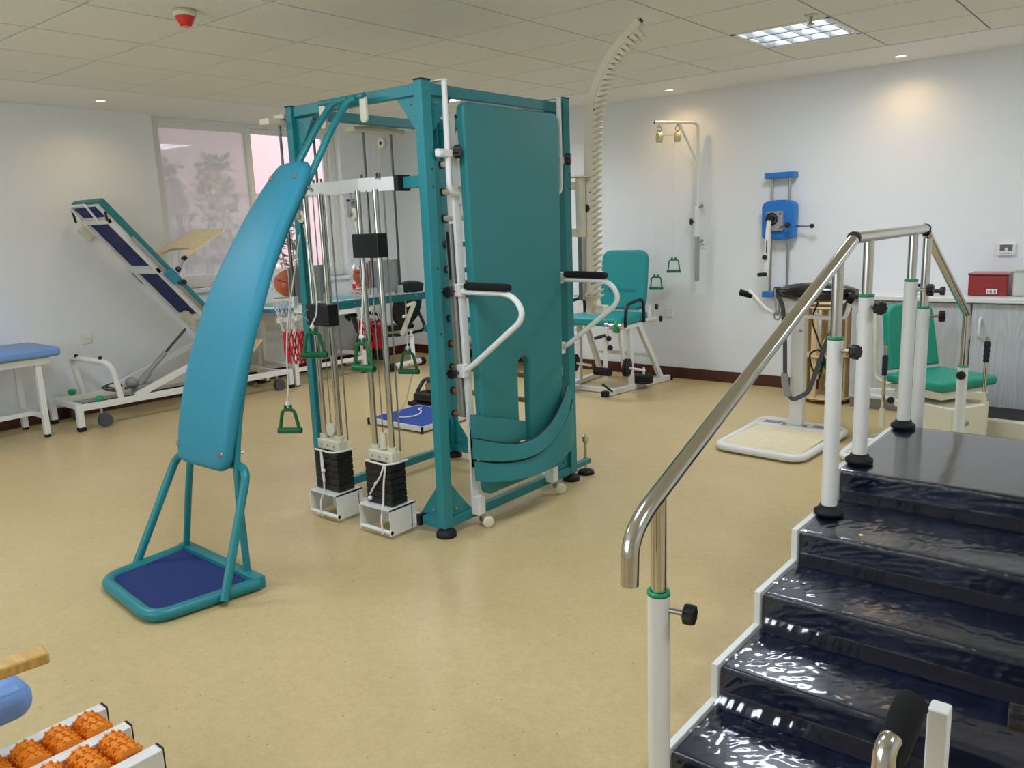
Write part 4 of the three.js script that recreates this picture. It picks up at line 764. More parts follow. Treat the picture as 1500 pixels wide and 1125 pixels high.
// ---------------------------------------------------------------- recumbent bike near the far corner
{
  const t = thing('recumbent_bike', 'recumbent exercise bike with black seat behind the frame', 'exercise bike', [5.95, 0, -6.6]);
  const st = mesh('stabilizer', rod([5.70, 0.05, -6.31], [6.13, 0.05, -6.33], 0.03, 16), M.white, t);
  each('end_cap', [rod([5.655, 0.045, -6.308], [5.715, 0.045, -6.31], 0.042, 16), rod([6.115, 0.045, -6.33], [6.17, 0.045, -6.332], 0.042, 16)], M.rubber, st);
  mesh('red_mark', rod([5.90, 0.05, -6.2795], [5.92, 0.05, -6.2795], 0.004), M.red, st);
  each('rear_leg', [beam([6.02, 0.06, -6.33], [6.10, 0.36, -6.42], 0.05, 0.05, 0.006)], M.white, t);
  mesh('main_tube', [beam([6.05, 0.36, -6.36], [5.98, 0.36, -6.95], 0.06, 0.06, 0.01)], M.white, t);
  mesh('seat', box(5.80, 6.14, 0.40, 0.46, -6.82, -6.40, 0.025, 3), M.black, t);
  const bk = mesh('backrest', plate((() => { const s = new THREE.Shape(); s.moveTo(-0.10, 0); s.lineTo(0.08, 0); s.quadraticCurveTo(0.2, 0.06, 0.19, 0.22); s.lineTo(0.18, 0.44); s.quadraticCurveTo(0.0, 0.5, -0.18, 0.44); s.lineTo(-0.19, 0.22); s.quadraticCurveTo(-0.2, 0.06, -0.10, 0); return s; })(), 0.06, [5.98, 0.48, -6.42], EX, V(0, 0.96, 0.28), 0.015), M.black, t);
  mesh('back_spine', [beam([5.90, 0.36, -6.36], [6.03, 0.70, -6.27], 0.035, 0.04, 0.004, V(0, 0, 1)), beam([5.90, 0.55, -6.335], [6.03, 0.57, -6.325], 0.02, 0.03, 0.004), beam([5.93, 0.67, -6.30], [6.06, 0.69, -6.29], 0.02, 0.03, 0.004)], M.ivory, bk);
  const hb = mesh('side_handle', sweep(rounded([[6.0, 0.36, -6.38], [6.22, 0.37, -6.36], [6.25, 0.42, -6.36], [6.21, 0.60, -6.42]], 0.05, 6), 0.017, 10), M.black, t);
  mesh('side_handle', sweep(rounded([[5.9, 0.36, -6.38], [5.72, 0.37, -6.40], [5.70, 0.42, -6.42], [5.72, 0.58, -6.5]], 0.05, 6), 0.017, 10), M.black, t);
  mesh('drive_housing', plate((() => { const s = new THREE.Shape(); s.moveTo(0, 0.06); s.lineTo(0.42, 0.06); s.quadraticCurveTo(0.46, 0.30, 0.3, 0.46); s.quadraticCurveTo(0.12, 0.52, 0.02, 0.40); s.closePath(); return s; })(), 0.14, [5.88, 0, -6.68], V(0, 0, -1), EY, 0.03), M.black, t);
  const dp = mesh('display_mast', beam([5.84, 0.36, -6.98], [5.74, 0.58, -6.95], 0.045, 0.05, 0.01), M.darkGrey, t);
  mesh('display', basis(new RoundedBoxGeometry(0.2, 0.12, 0.05, 2, 0.015), V(5.76, 0.62, -6.93), V(1, 0, 0), V(0, 0.85, -0.52), V(0, 0.52, 0.85)), M.black, dp);
  each('hand_grip', [sweep(rounded([[5.76, 0.56, -6.94], [5.58, 0.57, -6.88], [5.56, 0.54, -6.78]], 0.06), 0.018, 10), sweep(rounded([[5.76, 0.56, -6.94], [5.96, 0.57, -6.88], [6.0, 0.54, -6.78]], 0.06), 0.018, 10)], M.black, dp);
  each('pedal', [box(5.70, 5.79, 0.20, 0.235, -6.82, -6.72, 0.01), box(5.97, 6.06, 0.42, 0.455, -7.0, -6.92, 0.01)], M.rubber, t);
  mesh('front_stabilizer', rod([5.70, 0.045, -7.05], [6.2, 0.045, -7.05], 0.03), M.white, t);
}
single('folded_paper', box(5.84, 6.10, 0.461, 0.467, -6.78, -6.48, 0.004), M.white, 'white sheet lying on the bike seat', 'paper');
{
  const t = thing('low_bench', 'low teal padded bench along the east wall behind the frame', 'bench', [6.45, 0, -5.65]);
  mesh('padded_top', box(6.15, 6.75, 0.36, 0.44, -6.29, -5.0, 0.025, 3), M.tealSeat, t);
  mesh('bench_frame', box(6.19, 6.72, 0.30, 0.36, -6.26, -5.05, 0.006), M.white, t);
  for (const [x, z] of [[6.23, -6.2], [6.68, -6.2], [6.23, -5.12], [6.68, -5.12]]) mesh('leg', box(x - 0.02, x + 0.02, 0, 0.3, z - 0.02, z + 0.02, 0.004), M.white, t);
}
{
  const t = thing('wire_rack', 'small white wire stand on the low teal bench', 'wire stand', [6.3, 0.44, -5.55]);
  mesh('wire', [sweep(rounded([[6.25, 0.445, -5.68], [6.28, 0.62, -5.60], [6.28, 0.62, -5.50], [6.25, 0.445, -5.42]], 0.03), 0.008, 8), sweep(rounded([[6.38, 0.445, -5.68], [6.35, 0.62, -5.60], [6.35, 0.62, -5.50], [6.38, 0.445, -5.42]], 0.03), 0.008, 8), rod([6.28, 0.62, -5.55], [6.35, 0.62, -5.55], 0.02)], M.white, t);
}
// ---------------------------------------------------------------- blue board with ankle trainer on the floor
{
  const x0 = 4.0, x1 = 4.53, z0 = -4.74, z1 = -4.16;
  const t = thing('floor_board', 'blue carpeted board with white rim on the floor behind the frame', 'foot board', [4.26, 0, -4.45]);
  mesh('carpet', box(x0 + 0.012, x1 - 0.012, 0.02, 0.052, z0 + 0.012, z1 - 0.012, 0.004), M.blueMat, t);
  each('rim', [box(x0, x1, 0.012, 0.05, z0, z0 + 0.014), box(x0, x1, 0.012, 0.05, z1 - 0.014, z1), box(x0, x0 + 0.014, 0.012, 0.05, z0, z1), box(x1 - 0.014, x1, 0.012, 0.05, z0, z1)], M.white, t);
  each('corner', [[x0, z0], [x0, z1], [x1, z0], [x1, z1]].map(([x, z]) => box(x - 0.008, x + 0.008, 0, 0.05, z - 0.008, z + 0.008, 0.003)), M.rubber, t);
}
single('rope_end', sweep(smooth([[3.41, 0.58, -3.60], [3.6, 0.5, -3.82], [3.85, 0.28, -4.15], [4.02, 0.12, -4.42], [4.10, 0.06, -4.50], [4.20, 0.058, -4.44], [4.33, 0.058, -4.50], [4.40, 0.06, -4.60], [4.42, 0.06, -4.58]], 40), 0.006, 7), M.rope, 'pale rope trailing down onto the blue floor board', 'rope');
{
  const t = thing('ankle_trainer', 'black ankle trainer with straps on the floor beside the blue board', 'ankle trainer', [4.72, 0, -4.72]);
  mesh('shell', [box(4.58, 4.88, 0.05, 0.13, -4.86, -4.60, 0.03, 3), box(4.72, 4.88, 0.12, 0.22, -4.84, -4.62, 0.03, 3)], M.black, t);
  each('roller', [0, 1, 2, 3, 4].map((i) => rod([4.58 + 0.05 * i, 0.035, -4.90], [4.58 + 0.05 * i, 0.035, -4.56], 0.018)), M.rubber, t);
  mesh('buckle', [box(4.66, 4.72, 0.14, 0.2, -4.78, -4.70, 0.006)], M.steel, t);
  mesh('strap', sweep(rounded([[4.64, 0.12, -4.86], [4.68, 0.24, -4.80], [4.68, 0.24, -4.66], [4.64, 0.12, -4.60]], 0.05), 0.016, 8), M.darkGrey, t);
}
// ---------------------------------------------------------------- quadriceps chair by the east wall
{
  const t = thing('leg_trainer_chair', 'teal leg training chair with tall backrest and black weight discs', 'exercise chair', [6.1, 0, -3.92]);
  const zn = -3.66, zf = -4.22;
  for (const [z, s] of [[zn, 1], [zf, -1]]) {
    const b = mesh('base_bar', beam([5.72, 0.025, z - 0.04 * s], [6.66, 0.025, z + 0.06 * s], 0.045, 0.045, 0.004), M.white, t);
    each('end_cap', [beam([5.69, 0.025, z - 0.043 * s], [5.745, 0.025, z - 0.037 * s], 0.05, 0.05, 0.004), beam([6.64, 0.025, z + 0.058 * s], [6.68, 0.025, z + 0.062 * s], 0.05, 0.05, 0.004)], M.rubber, b);
    mesh('rear_leg', beam([6.20, 0.57, z], [6.52, 0.045, z + 0.045 * s], 0.04, 0.045, 0.004), M.white, t);
    mesh('front_leg', beam([6.08, 0.57, z - 0.02 * s], [6.09, 0.045, z - 0.005 * s], 0.04, 0.045, 0.004), M.white, t);
    mesh('seat_rail', beam([5.80, 0.555, z], [6.50, 0.575, z], 0.035, 0.035, 0.004), M.white, t);
    const ar = mesh('arm_loop', sweep(rounded([[5.94, 0.57, z + 0.03 * s], [5.955, 0.76, z + 0.03 * s], [6.24, 0.79, z + 0.03 * s], [6.25, 0.58, z + 0.03 * s]], 0.07, 6), 0.015, 10), mat(0x10131c, 0.5), t);
    const kb = mesh('side_clamp', [beam([6.25, 0.60, z + 0.04 * s], [6.44, 0.60, z + 0.05 * s], 0.02, 0.02), beam([6.34, 0.58, z + 0.03 * s], [6.34, 0.72, z + 0.03 * s], 0.02, 0.03)], M.white, t);
    each('knob', [knobGeo([6.42, 0.70, z + 0.06 * s], V(0.3, 0, 1), 0.025), knobGeo([6.46, 0.59, z + 0.08 * s], V(0.3, 0, 1), 0.025)], M.black, kb);
  }
  each('cross_bar', [beam([5.86, 0.025, zn], [5.86, 0.025, zf], 0.04, 0.04, 0.004), beam([6.43, 0.26, zn], [6.43, 0.26, zf], 0.035, 0.035, 0.004)], M.white, t);
  mesh('seat', box(5.80, 6.38, 0.585, 0.655, zf - 0.01, zn + 0.02, 0.022, 3), M.tealSeat, t);
  const bk = mesh('backrest', basis(plate(roundRect(-0.235, 0.235, 0.0, 0.53, 0.09), 0.06, [0, 0, 0], EX, EY, 0.016), V(6.40, 0.67, -3.92), V(0, 0, 1), V(0.12, 0.993, 0).normalize(), V(-0.993, 0.12, 0)), M.tealSeat, t);
  each('stitch_line', [0.155, 0.168, 0.18].map((y) => basis(new RoundedBoxGeometry(0.30, 0.004, 0.004, 1, 0.0015), V(6.40 + 0.12 * y - 0.061, 0.67 + y + 0.007, -3.92), V(0, 0, 1), EY, V(-1, 0, 0))), M.tealPadShaded, bk);
  mesh('back_bracket', box(6.36, 6.44, 0.60, 0.68, zf + 0.08, zn - 0.08, 0.006), M.white, t);
  // lifting arms with dials and weight discs
  for (const [z, s] of [[-3.60, 1], [-4.14, -1]]) {
    const d = mesh('dial', lathe([[0.001, -0.012], [0.05, -0.012], [0.054, -0.006], [0.054, 0.006], [0.05, 0.012], [0.001, 0.012]], [5.765, 0.60, z], EZ, 28), M.knobGreen, t);
    mesh('dial_axle', [rod([5.765, 0.60, z - 0.09], [5.765, 0.60, z + 0.045], 0.026, 18), rod([5.765, 0.60, z - 0.11], [5.765, 0.60, z - 0.085], 0.034, 18)], M.chrome, d);
    const arm = mesh('lever_arm', [beam([5.695, 0.60, z - 0.06], [5.655, 0.16, z - 0.06], 0.03, 0.035, 0.004), beam([5.795, 0.60, z + 0.0], [5.865, 0.2, z + 0.0], 0.028, 0.032, 0.004)], M.white, t);
    each('knob', [knobGeo([5.675, 0.51, z - 0.03], V(-0.6, 0, 1), 0.024), knobGeo([5.695, 0.43, z - 0.03], V(-0.6, 0, 1), 0.024)], M.black, arm);
    mesh('side_grip', rod([5.575, 0.52, z - 0.10], [5.665, 0.535, z - 0.06], 0.014), M.black, arm);
    mesh('ankle_roller', [rod([5.615, 0.24, z - 0.13], [5.615, 0.24, z + 0.02], 0.035, 16)], M.foam, arm);
    mesh('ankle_strap', ring([5.675, 0.09, z - 0.05], 0.05, 0.008, V(0.4, 0.7, 0.4)), M.rubber, arm);
    const peg = mesh('weight_peg', rod([5.84, 0.245, z + 0.0], [5.89, 0.225, z + 0.19], 0.011), M.white, t);
    each('weight_disc', [0, 1].map((i) => lathe([[0.012, -0.011], [0.072, -0.011], [0.077, -0.005], [0.077, 0.005], [0.072, 0.011], [0.012, 0.011]], [5.845 + 0.008 * i, 0.243, z + 0.025 + 0.024 * i], V(0.25, -0.06, 1), 28)), M.rubber, peg);
  }
  const fp = mesh('floor_peg', rod([6.19, 0.05, zn + 0.06], [6.19, 0.19, zn + 0.06], 0.011), M.white, t);
  each('weight_disc', [0, 1, 2].map((i) => lathe([[0.012, 0], [0.078, 0], [0.082, 0.006], [0.082, 0.018], [0.078, 0.024], [0.012, 0.024]], [6.19, 0.052 + 0.025 * i, zn + 0.06], EY, 28)), M.rubber, fp);
  const fq = mesh('floor_peg', rod([5.72, 0.05, zf + 0.1], [5.72, 0.19, zf + 0.1], 0.011), M.white, t);
  each('weight_disc', [0, 1, 2].map((i) => lathe([[0.012, 0], [0.078, 0], [0.082, 0.006], [0.082, 0.018], [0.078, 0.024], [0.012, 0.024]], [5.72, 0.048 + 0.025 * i, zf + 0.1], EY, 28)), M.rubber, fq);
}
// ---------------------------------------------------------------- rope pulley on the east wall
{
  const x = 6.70, z = -3.35, t = thing('rope_pulley', 'white wall bracket with cream rope pulleys and two green handles', 'rope pulley', [x, 0.88, z]);
  const q = 0.7071, ex = x - 0.38 * q, ez = z - 0.38 * q;
  const arm = mesh('swing_arm', [sweep(rounded([[ex, 2.275, ez], [x, 2.265, z], [x, 1.42, z]], 0.05, 6), 0.0135, 12), rod([x - 0.17 * q, 2.265, z - 0.17 * q], [x, 1.93, z], 0.011)], M.white, t);
  mesh('end_plug', rod([ex, 2.275, ez], [ex - 0.003, 2.275, ez - 0.003], 0.014), M.black, arm);
  mesh('sleeve', box(x - 0.022, x + 0.022, 1.30, 1.56, z - 0.022, z + 0.022, 0.003), M.white, t);
  mesh('slide_post', box(x - 0.016, x + 0.016, 0.91, 1.32, z - 0.016, z + 0.016, 0.003), M.alu, t);
  for (const y of [1.55, 1.25]) { const b = mesh('wall_mount', [beam([x, y, z], [XE - 0.003, y, z + 0.02], 0.03, 0.03), box(XE - 0.006, XE, y - 0.06, y + 0.06, z - 0.01, z + 0.04, 0.002)], M.white, t); mesh('bolt', [rod([x - 0.02, y, z + 0.02], [x + 0.02, y + 0.01, z + 0.045], 0.008), ball([x + 0.01, y + 0.02, z + 0.04], 0.012, 8)], M.steel, b); }
  mesh('knob', [knobGeo([x - 0.03, 1.43, z - 0.045], V(-0.6, 0, -0.7), 0.026), rod([x - 0.025, 1.43, z - 0.035], [x, 1.43, z], 0.006)], M.black, t);
  for (const [s, y0, yh] of [[0.34, 2.15, 0.97], [0.18, 2.15, 1.115]]) {
    const px = x - s * q, pz = z - s * q;
    const w = mesh('pulley_wheel', [lathe([[0.001, -0.02], [0.042, -0.02], [0.046, -0.012], [0.038, 0], [0.046, 0.012], [0.042, 0.02], [0.001, 0.02]], [px, y0, pz], V(0.7, 0, 0.7), 24)], mat(0xd9d2ad, 0.45), t);
    mesh('carabiner', [ring([px, 2.22, pz], 0.02, 0.003, V(0.6, 0, -0.7)).scale(1, 1, 1), rod([px, 2.19, pz], [px, 2.20, pz], 0.006), rod([px, 2.24, pz], [px, 2.262, pz], 0.004)], M.darkSteel, w);
    mesh('rope', rod([px - 0.008, y0 - 0.03, pz - 0.03], [px - 0.008, yh, pz - 0.03], 0.0022, 6), M.rope, w);
    const hx = px - 0.008, hz = pz - 0.03, at = (a, b) => V(hx + a * 0.2, yh + b, hz + a * 0.98);
    mesh('handle', [sweep(rounded([at(-0.052, -0.105), at(-0.042, -0.012), at(0.042, -0.012), at(0.052, -0.105)], 0.02), 0.0062, 8), rod(at(-0.062, -0.11), at(0.062, -0.11), 0.0135), beam(at(-0.016, -0.012), at(-0.016, 0.012), 0.012, 0.012), beam(at(0.016, -0.012), at(0.016, 0.012), 0.012, 0.012)], M.green, t);
  }
  mesh('link_rope', rod([x - 0.32 * q, 2.165, z - 0.32 * q], [x - 0.2 * q, 2.165, z - 0.2 * q], 0.0025, 6), M.rope, t);
}
// ---------------------------------------------------------------- blue wrist trainer on the wall
{
  const t = thing('wrist_trainer', 'bright blue wall mounted wrist trainer sliding on two steel rods', 'wrist trainer', [6.72, 0.78, -2.6]);
  mesh('top_rail', box(6.66, 6.78, 1.755, 1.80, -2.735, -2.495, 0.006), M.devBlue, t);
  mesh('bottom_rail', box(6.66, 6.78, 0.785, 0.83, -2.735, -2.495, 0.006), M.devBlue, t);
  each('slide_rod', [rod([6.725, 0.82, -2.69], [6.725, 1.76, -2.69], 0.011), rod([6.725, 0.82, -2.545], [6.725, 1.76, -2.545], 0.011)], M.steel, t);
  const b = mesh('housing', plate((() => { const s = new THREE.Shape(); s.moveTo(-0.135, -0.13); s.quadraticCurveTo(-0.132, -0.155, -0.1, -0.158); s.quadraticCurveTo(0, -0.172, 0.1, -0.158); s.quadraticCurveTo(0.132, -0.155, 0.135, -0.13); s.lineTo(0.14, 0.09); s.quadraticCurveTo(0.138, 0.14, 0.09, 0.148); s.quadraticCurveTo(0, 0.165, -0.09, 0.148); s.quadraticCurveTo(-0.138, 0.14, -0.14, 0.09); s.closePath(); return s; })(), 0.09, [6.745, 1.425, -2.61], EZ.clone().negate().negate(), EY, 0.014).rotateY(0), M.devBlue, t);
  const x = 6.60;
  mesh('gear_plate', basis(new RoundedBoxGeometry(0.14, 0.16, 0.05, 2, 0.01), V(6.645, 1.41, -2.63), EZ, EY, V(-1, 0, 0)), M.grey, b);
  mesh('hub', [ring([6.612, 1.43, -2.645], 0.045, 0.006, EX, 24), rod([6.63, 1.43, -2.645], [6.57, 1.43, -2.645], 0.03, 18)], M.black, b);
  each('plate_screw', [[-0.055, 0.06], [0.055, 0.06], [-0.055, -0.06], [0.055, -0.06]].map(([a, c]) => rod([6.622, 1.41 + c, -2.63 + a], [6.616, 1.41 + c, -2.63 + a], 0.008)), M.darkSteel, b);
  const sw = mesh('swing_arm', [beam([6.565, 1.42, -2.645], [6.565, 1.30, -2.655], 0.03, 0.03, 0.003), beam([6.565, 1.34, -2.65], [6.565, 0.97, -2.66], 0.036, 0.036, 0.003)], M.white, t);
  mesh('arm_slot', box(6.543, 6.547, 1.16, 1.26, -2.658, -2.65), M.black, sw);
  mesh('knob', knobGeo([6.535, 1.125, -2.665], V(-1, 0, 0.2), 0.022), M.black, sw);
  mesh('hand_peg', rod([6.55, 0.985, -2.66], [6.48, 0.985, -2.69], 0.017), M.black, sw);
  const cr = mesh('crank', [rod([6.63, 1.365, -2.58], [6.58, 1.375, -2.51], 0.008), rod([6.70, 1.365, -2.48], [6.66, 1.365, -2.34], 0.006)], M.steel, t);
  each('crank_knob', [ball([6.57, 1.378, -2.495], 0.024, 14), ball([6.655, 1.365, -2.33], 0.019, 14)], M.black, cr);
}
// ---------------------------------------------------------------- belt massager
{
  const t = thing('belt_massager', 'belt massager with black motor head, grey belt and wooden footplate', 'massager', [5.1, 0, -1.95]);
  mesh('base_frame', sweep((() => { const p = rounded([[5.1, 0.03, -2.215], [4.70, 0.03, -2.215], [4.66, 0.03, -1.66], [5.48, 0.03, -1.63], [5.54, 0.03, -2.235], [5.08, 0.03, -2.215]], 0.10, 7); return p; })(), 0.024, 12), M.white, t);
  mesh('foot_board', box(4.70, 5.30, 0.03, 0.046, -2.19, -1.68, 0.004), M.paleBirch, t);
  mesh('rear_plate', box(5.30, 5.50, 0.03, 0.05, -2.2, -1.66, 0.004), M.white, t);
  each('rear_slot', [box(5.37, 5.44, 0.05, 0.0515, -2.18, -2.06), box(5.37, 5.44, 0.05, 0.0515, -1.84, -1.70)], M.grey, t);
  each('foot', [[4.74, -2.15], [4.74, -1.72], [5.45, -2.17], [5.43, -1.70]].map(([x, z]) => rod([x, 0, z], [x, 0.02, z], 0.018)), M.rubber, t);
  const po = mesh('column', box(5.37, 5.43, 0.05, 0.90, -1.995, -1.905, 0.008), M.white, t);
  each('column_bolt', [[0.055, -2.02], [0.055, -1.88]].map(([y, z]) => rod([5.36, y, z], [5.36, y + 0.01, z], 0.014)), M.steel, po);
  mesh('column_screw', rod([5.366, 0.70, -1.93], [5.372, 0.70, -1.93], 0.01), M.steel, po);
  const S = []; for (let i = 0; i <= 14; i++) { const u = i / 14, z = -2.09 + 0.50 * u, e = Math.pow(Math.sin(Math.PI * (0.04 + 0.92 * u)), 0.45); S.push(Array.from({ length: 16 }, (_, k) => { const a = k / 16 * 6.2832; return V(5.39 + 0.15 * e * Math.cos(a), 0.955 + (Math.sin(a) > 0 ? 0.065 : 0.065) * e * Math.sin(a), z); })); }
  const hd = mesh('motor_head', loft(S, 1.0), mat(0x0c0c0d, 0.22), t);
  each('belt_hub', [rod([5.36, 0.955, -2.11], [5.36, 0.955, -2.07], 0.035, 16), rod([5.36, 0.94, -1.61], [5.36, 0.94, -1.57], 0.02, 16)], M.black, hd);
  mesh('print', box(5.243, 5.246, 0.925, 0.932, -1.92, -1.86), M.grey, hd);
  const hb = mesh('handlebar', sweep(rounded([[5.26, 0.965, -2.25], [5.33, 0.82, -2.14], [5.38, 0.80, -1.98], [5.38, 0.79, -1.72], [5.36, 0.80, -1.64], [5.30, 0.92, -1.60]], 0.06, 6), 0.0145, 12), M.white, t);
  each('grip', [sweep([[5.275, 0.935, -2.235], [5.23, 0.96, -2.30]].map(A), 0.021, 12), sweep([[5.305, 0.91, -1.605], [5.28, 0.95, -1.58]].map(A), 0.021, 12)], M.foam, hb);
  // belt: two hanging loops joined low
  const ribbon = (pts, w, th) => loft(pts.map((p, i) => { const a = pts[Math.max(0, i - 1)], b = pts[Math.min(pts.length - 1, i + 1)], d = b.clone().sub(a).normalize(), s = new THREE.Vector3().crossVectors(d, V(1, 0.1, 0.25).normalize()).normalize(), n = new THREE.Vector3().crossVectors(s, d); return [p.clone().addScaledVector(s, w).addScaledVector(n, th), p.clone().addScaledVector(s, -w).addScaledVector(n, th), p.clone().addScaledVector(s, -w).addScaledVector(n, -th), p.clone().addScaledVector(s, w).addScaledVector(n, -th)]; }), 0.5);
  const be = mesh('belt', ribbon(rounded([[5.33, 0.95, -2.09], [5.30, 0.88, -2.03], [5.30, 0.63, -2.008], [5.30, 0.36, -2.0], [5.30, 0.235, -1.955], [5.31, 0.30, -1.845], [5.33, 0.65, -1.745], [5.35, 0.92, -1.62]], 0.04, 4), 0.015, 0.0025), M.darkGrey, t);
  mesh('belt_pad', ribbon(rounded([[5.296, 0.42, -2.003], [5.296, 0.34, -1.998], [5.296, 0.265, -1.97]], 0.03, 3), 0.024, 0.007), M.grey, be);
  mesh('belt_ring', [rod([5.33, 0.98, -2.10], [5.31, 0.80, -2.075], 0.006), rod([5.35, 0.98, -2.075], [5.33, 0.80, -2.065], 0.006), ring([5.31, 0.80, -2.07], 0.025, 0.006, V(1, 0, 0.3))], M.grey, be);
  mesh('power_cord', [sweep(smooth([[5.40, 0.90, -1.83], [5.38, 0.78, -1.86], [5.38, 0.65, -1.82], [5.37, 0.50, -1.77], [5.36, 0.42, -1.82], [5.36, 0.55, -1.86], [5.36, 0.58, -1.80], [5.36, 0.46, -1.78], [5.36, 0.38, -1.80]], 50), 0.006, 7)], M.black, t);
}
{
  const t = thing('spare_footplate', 'white rounded footplate frame on the floor behind the stairs', 'footplate', [5.0, 0, -1.3]);
  mesh('rim', sweep(rounded([[5.1, 0.03, -1.50], [4.86, 0.03, -1.49], [4.84, 0.03, -1.12], [5.3, 0.03, -1.10], [5.3, 0.03, -1.50], [5.08, 0.03, -1.50]], 0.08, 6), 0.022, 10), M.white, t);
  mesh('board', box(4.87, 5.28, 0.022, 0.04, -1.47, -1.13, 0.003), M.paleBirch, t);
}
// ---------------------------------------------------------------- wooden ball rack
{
  const cx = 6.47, cz = -2.11, R = 0.19, t = thing('ball_rack', 'light wooden round rack holding soft balls beside the cabinets', 'rack', [cx, 0, cz]);
  each('shelf', [0.03, 0.36, 0.74].map((y) => lathe([[0.001, 0], [R, 0], [R, 0.02], [0.001, 0.02]], [cx, y, cz], EY, 32)), M.birch, t);
  mesh('lid', lathe([[0.001, 0.04], [0.12, 0.04], [R - 0.01, 0.0], [0.001, 0.0]], [cx, 0.76, cz], EY, 32), M.birch, t);
  for (let k = 0; k < 8; k++) { const a = k / 8 * 6.2832 + 0.3, x = cx + Math.cos(a) * (R - 0.02), z = cz + Math.sin(a) * (R - 0.02); mesh('slat', basis(new RoundedBoxGeometry(0.05, 0.74, 0.016, 1, 0.004), V(x, 0.39, z), V(-Math.sin(a), 0, Math.cos(a)), EY, V(-Math.cos(a), 0, -Math.sin(a))), M.birch, t); }
  each('peg', [box(cx - 0.12, cx - 0.085, 0.76, 0.90, cz - 0.13, cz - 0.10, 0.004), box(cx - 0.03, cx + 0.005, 0.76, 0.88, cz - 0.12, cz - 0.09, 0.004)], M.birch, t);
}
[[6.44, 0.05, -2.04, 'yellow and green ball on the lowest shelf of the wooden rack'], [6.43, 0.20, -2.15, 'yellow and green ball wedged in the middle of the wooden rack'], [6.42, 0.38, -2.06, 'yellow and green ball on the upper shelf of the wooden rack']].forEach(([x, y, z, l], k) => {
  const t = thing('soft_ball', l, 'ball', [x, y, z], 'soft balls in the wooden rack'), r = 0.075;
  mesh('ball', ball([x, y + r, z], r, 22), mat(0xd8cf4e, 0.5), t);
  each('patch', [[-1, 0.4, 0.3], [-0.8, -0.3, -0.6], [-0.5, 0.3, 0.9], [0.2, 0.9, 0.3]].map(([a, b, c]) => { const n = V(a, b, c).normalize(); return lathe([[0.001, 0.0035], [0.022, 0.001], [0.034, -0.006]], V(x, y + r, z).addScaledVector(n, r), n, 6); }), M.knobGreen, t);
});
// ---------------------------------------------------------------- cabinets along the east wall
{
  const zs = [-1.895, -1.10, -0.305, 0.49, 1.285];
  ['grey base cabinet beside the wooden ball rack', 'grey base cabinet with arched handle under the red box', 'grey base cabinet, third from the ball rack', 'grey base cabinet at the south end'].forEach((l, i) => {
    const z0 = zs[i], z1 = zs[i + 1], t = thing('base_cabinet', l, 'cabinet', [6.54, 0, (z0 + z1) / 2], 'grey base cabinets along the east wall');
    mesh('body', box(6.325, 6.765, 0.08, 0.822, z0 + 0.002, z1 - 0.002), M.cabinet, t);
    mesh('plinth', box(6.36, 6.75, 0, 0.08, z0 + 0.002, z1 - 0.002), mat(0x9a9a98, 0.5), t);
    const dr = mesh('door', box(6.303, 6.323, 0.085, 0.815, z0 + 0.006, z1 - 0.006, 0.003), M.cabinet, t);
    mesh('handle', sweep(rounded([[6.303, 0.72, z0 + 0.06], [6.27, 0.71, z0 + 0.06], [6.268, 0.60, z0 + 0.06], [6.303, 0.585, z0 + 0.06]], 0.03, 6), 0.008, 8), M.white, dr);
  });
  single('worktop', box(6.275, 6.778, 0.824, 0.858, -1.91, 1.3, 0.006), M.counter, 'white worktop over the row of grey cabinets', 'worktop');
}
{
  const t = thing('storage_box', 'glossy red storage box on the worktop', 'box', [6.55, 0.859, -1.03]);
  mesh('body', box(6.44, 6.66, 0.859, 1.0, -1.155, -0.915, 0.008), M.redBox, t);
  mesh('lid', box(6.435, 6.665, 1.0, 1.012, -1.16, -0.91, 0.004), M.redBox, t);
  mesh('sticker', box(6.4375, 6.4395, 0.875, 0.905, -1.04, -0.975), M.white, t);
  mesh('sticker_print', Array.from({ length: 7 }, (_, i) => box(6.4368, 6.4374, 0.879, 0.898, -1.033 + i * 0.008, -1.030 + i * 0.008 + (i % 3) * 0.001)), M.black, t);
}
[[-0.885, -0.62, 'clear plastic bin with lid next to the red box']].forEach(([a, b, l]) => {
  const t = thing('plastic_bin', l, 'bin', [6.54, 0.859, (a + b) / 2]);
  mesh('body', box(6.42, 6.66, 0.859, 1.03, a, b, 0.02, 3), M.bin, t);
  mesh('lid', box(6.405, 6.675, 1.03, 1.055, a - 0.012, b + 0.012, 0.008), M.bin, t);
});
{
  const t = thing('hand_weight', 'small black hand weight lying on the worktop', 'hand weight', [6.45, 0.859, -1.36]);
  mesh('bar', rod([6.45, 0.885, -1.40], [6.45, 0.885, -1.30], 0.014), M.black, t);
  each('head', [knobGeo([6.45, 0.887, -1.315], V(0, 0, 1), 0.03, 0.03), knobGeo([6.45, 0.887, -1.385], V(0, 0, 1), 0.027, 0.03)], M.black, t);
}
{
  const t = thing('jar', 'small dark jar on the worktop near the chrome rail', 'jar', [6.45, 0.859, -1.45]);
  mesh('body', lathe([[0.001, 0], [0.022, 0], [0.024, 0.01], [0.024, 0.05], [0.001, 0.055]], [6.45, 0.859, -1.46]), M.white, t);
  mesh('cap', rod([6.45, 0.91, -1.46], [6.45, 0.935, -1.46], 0.022), M.black, t);
}
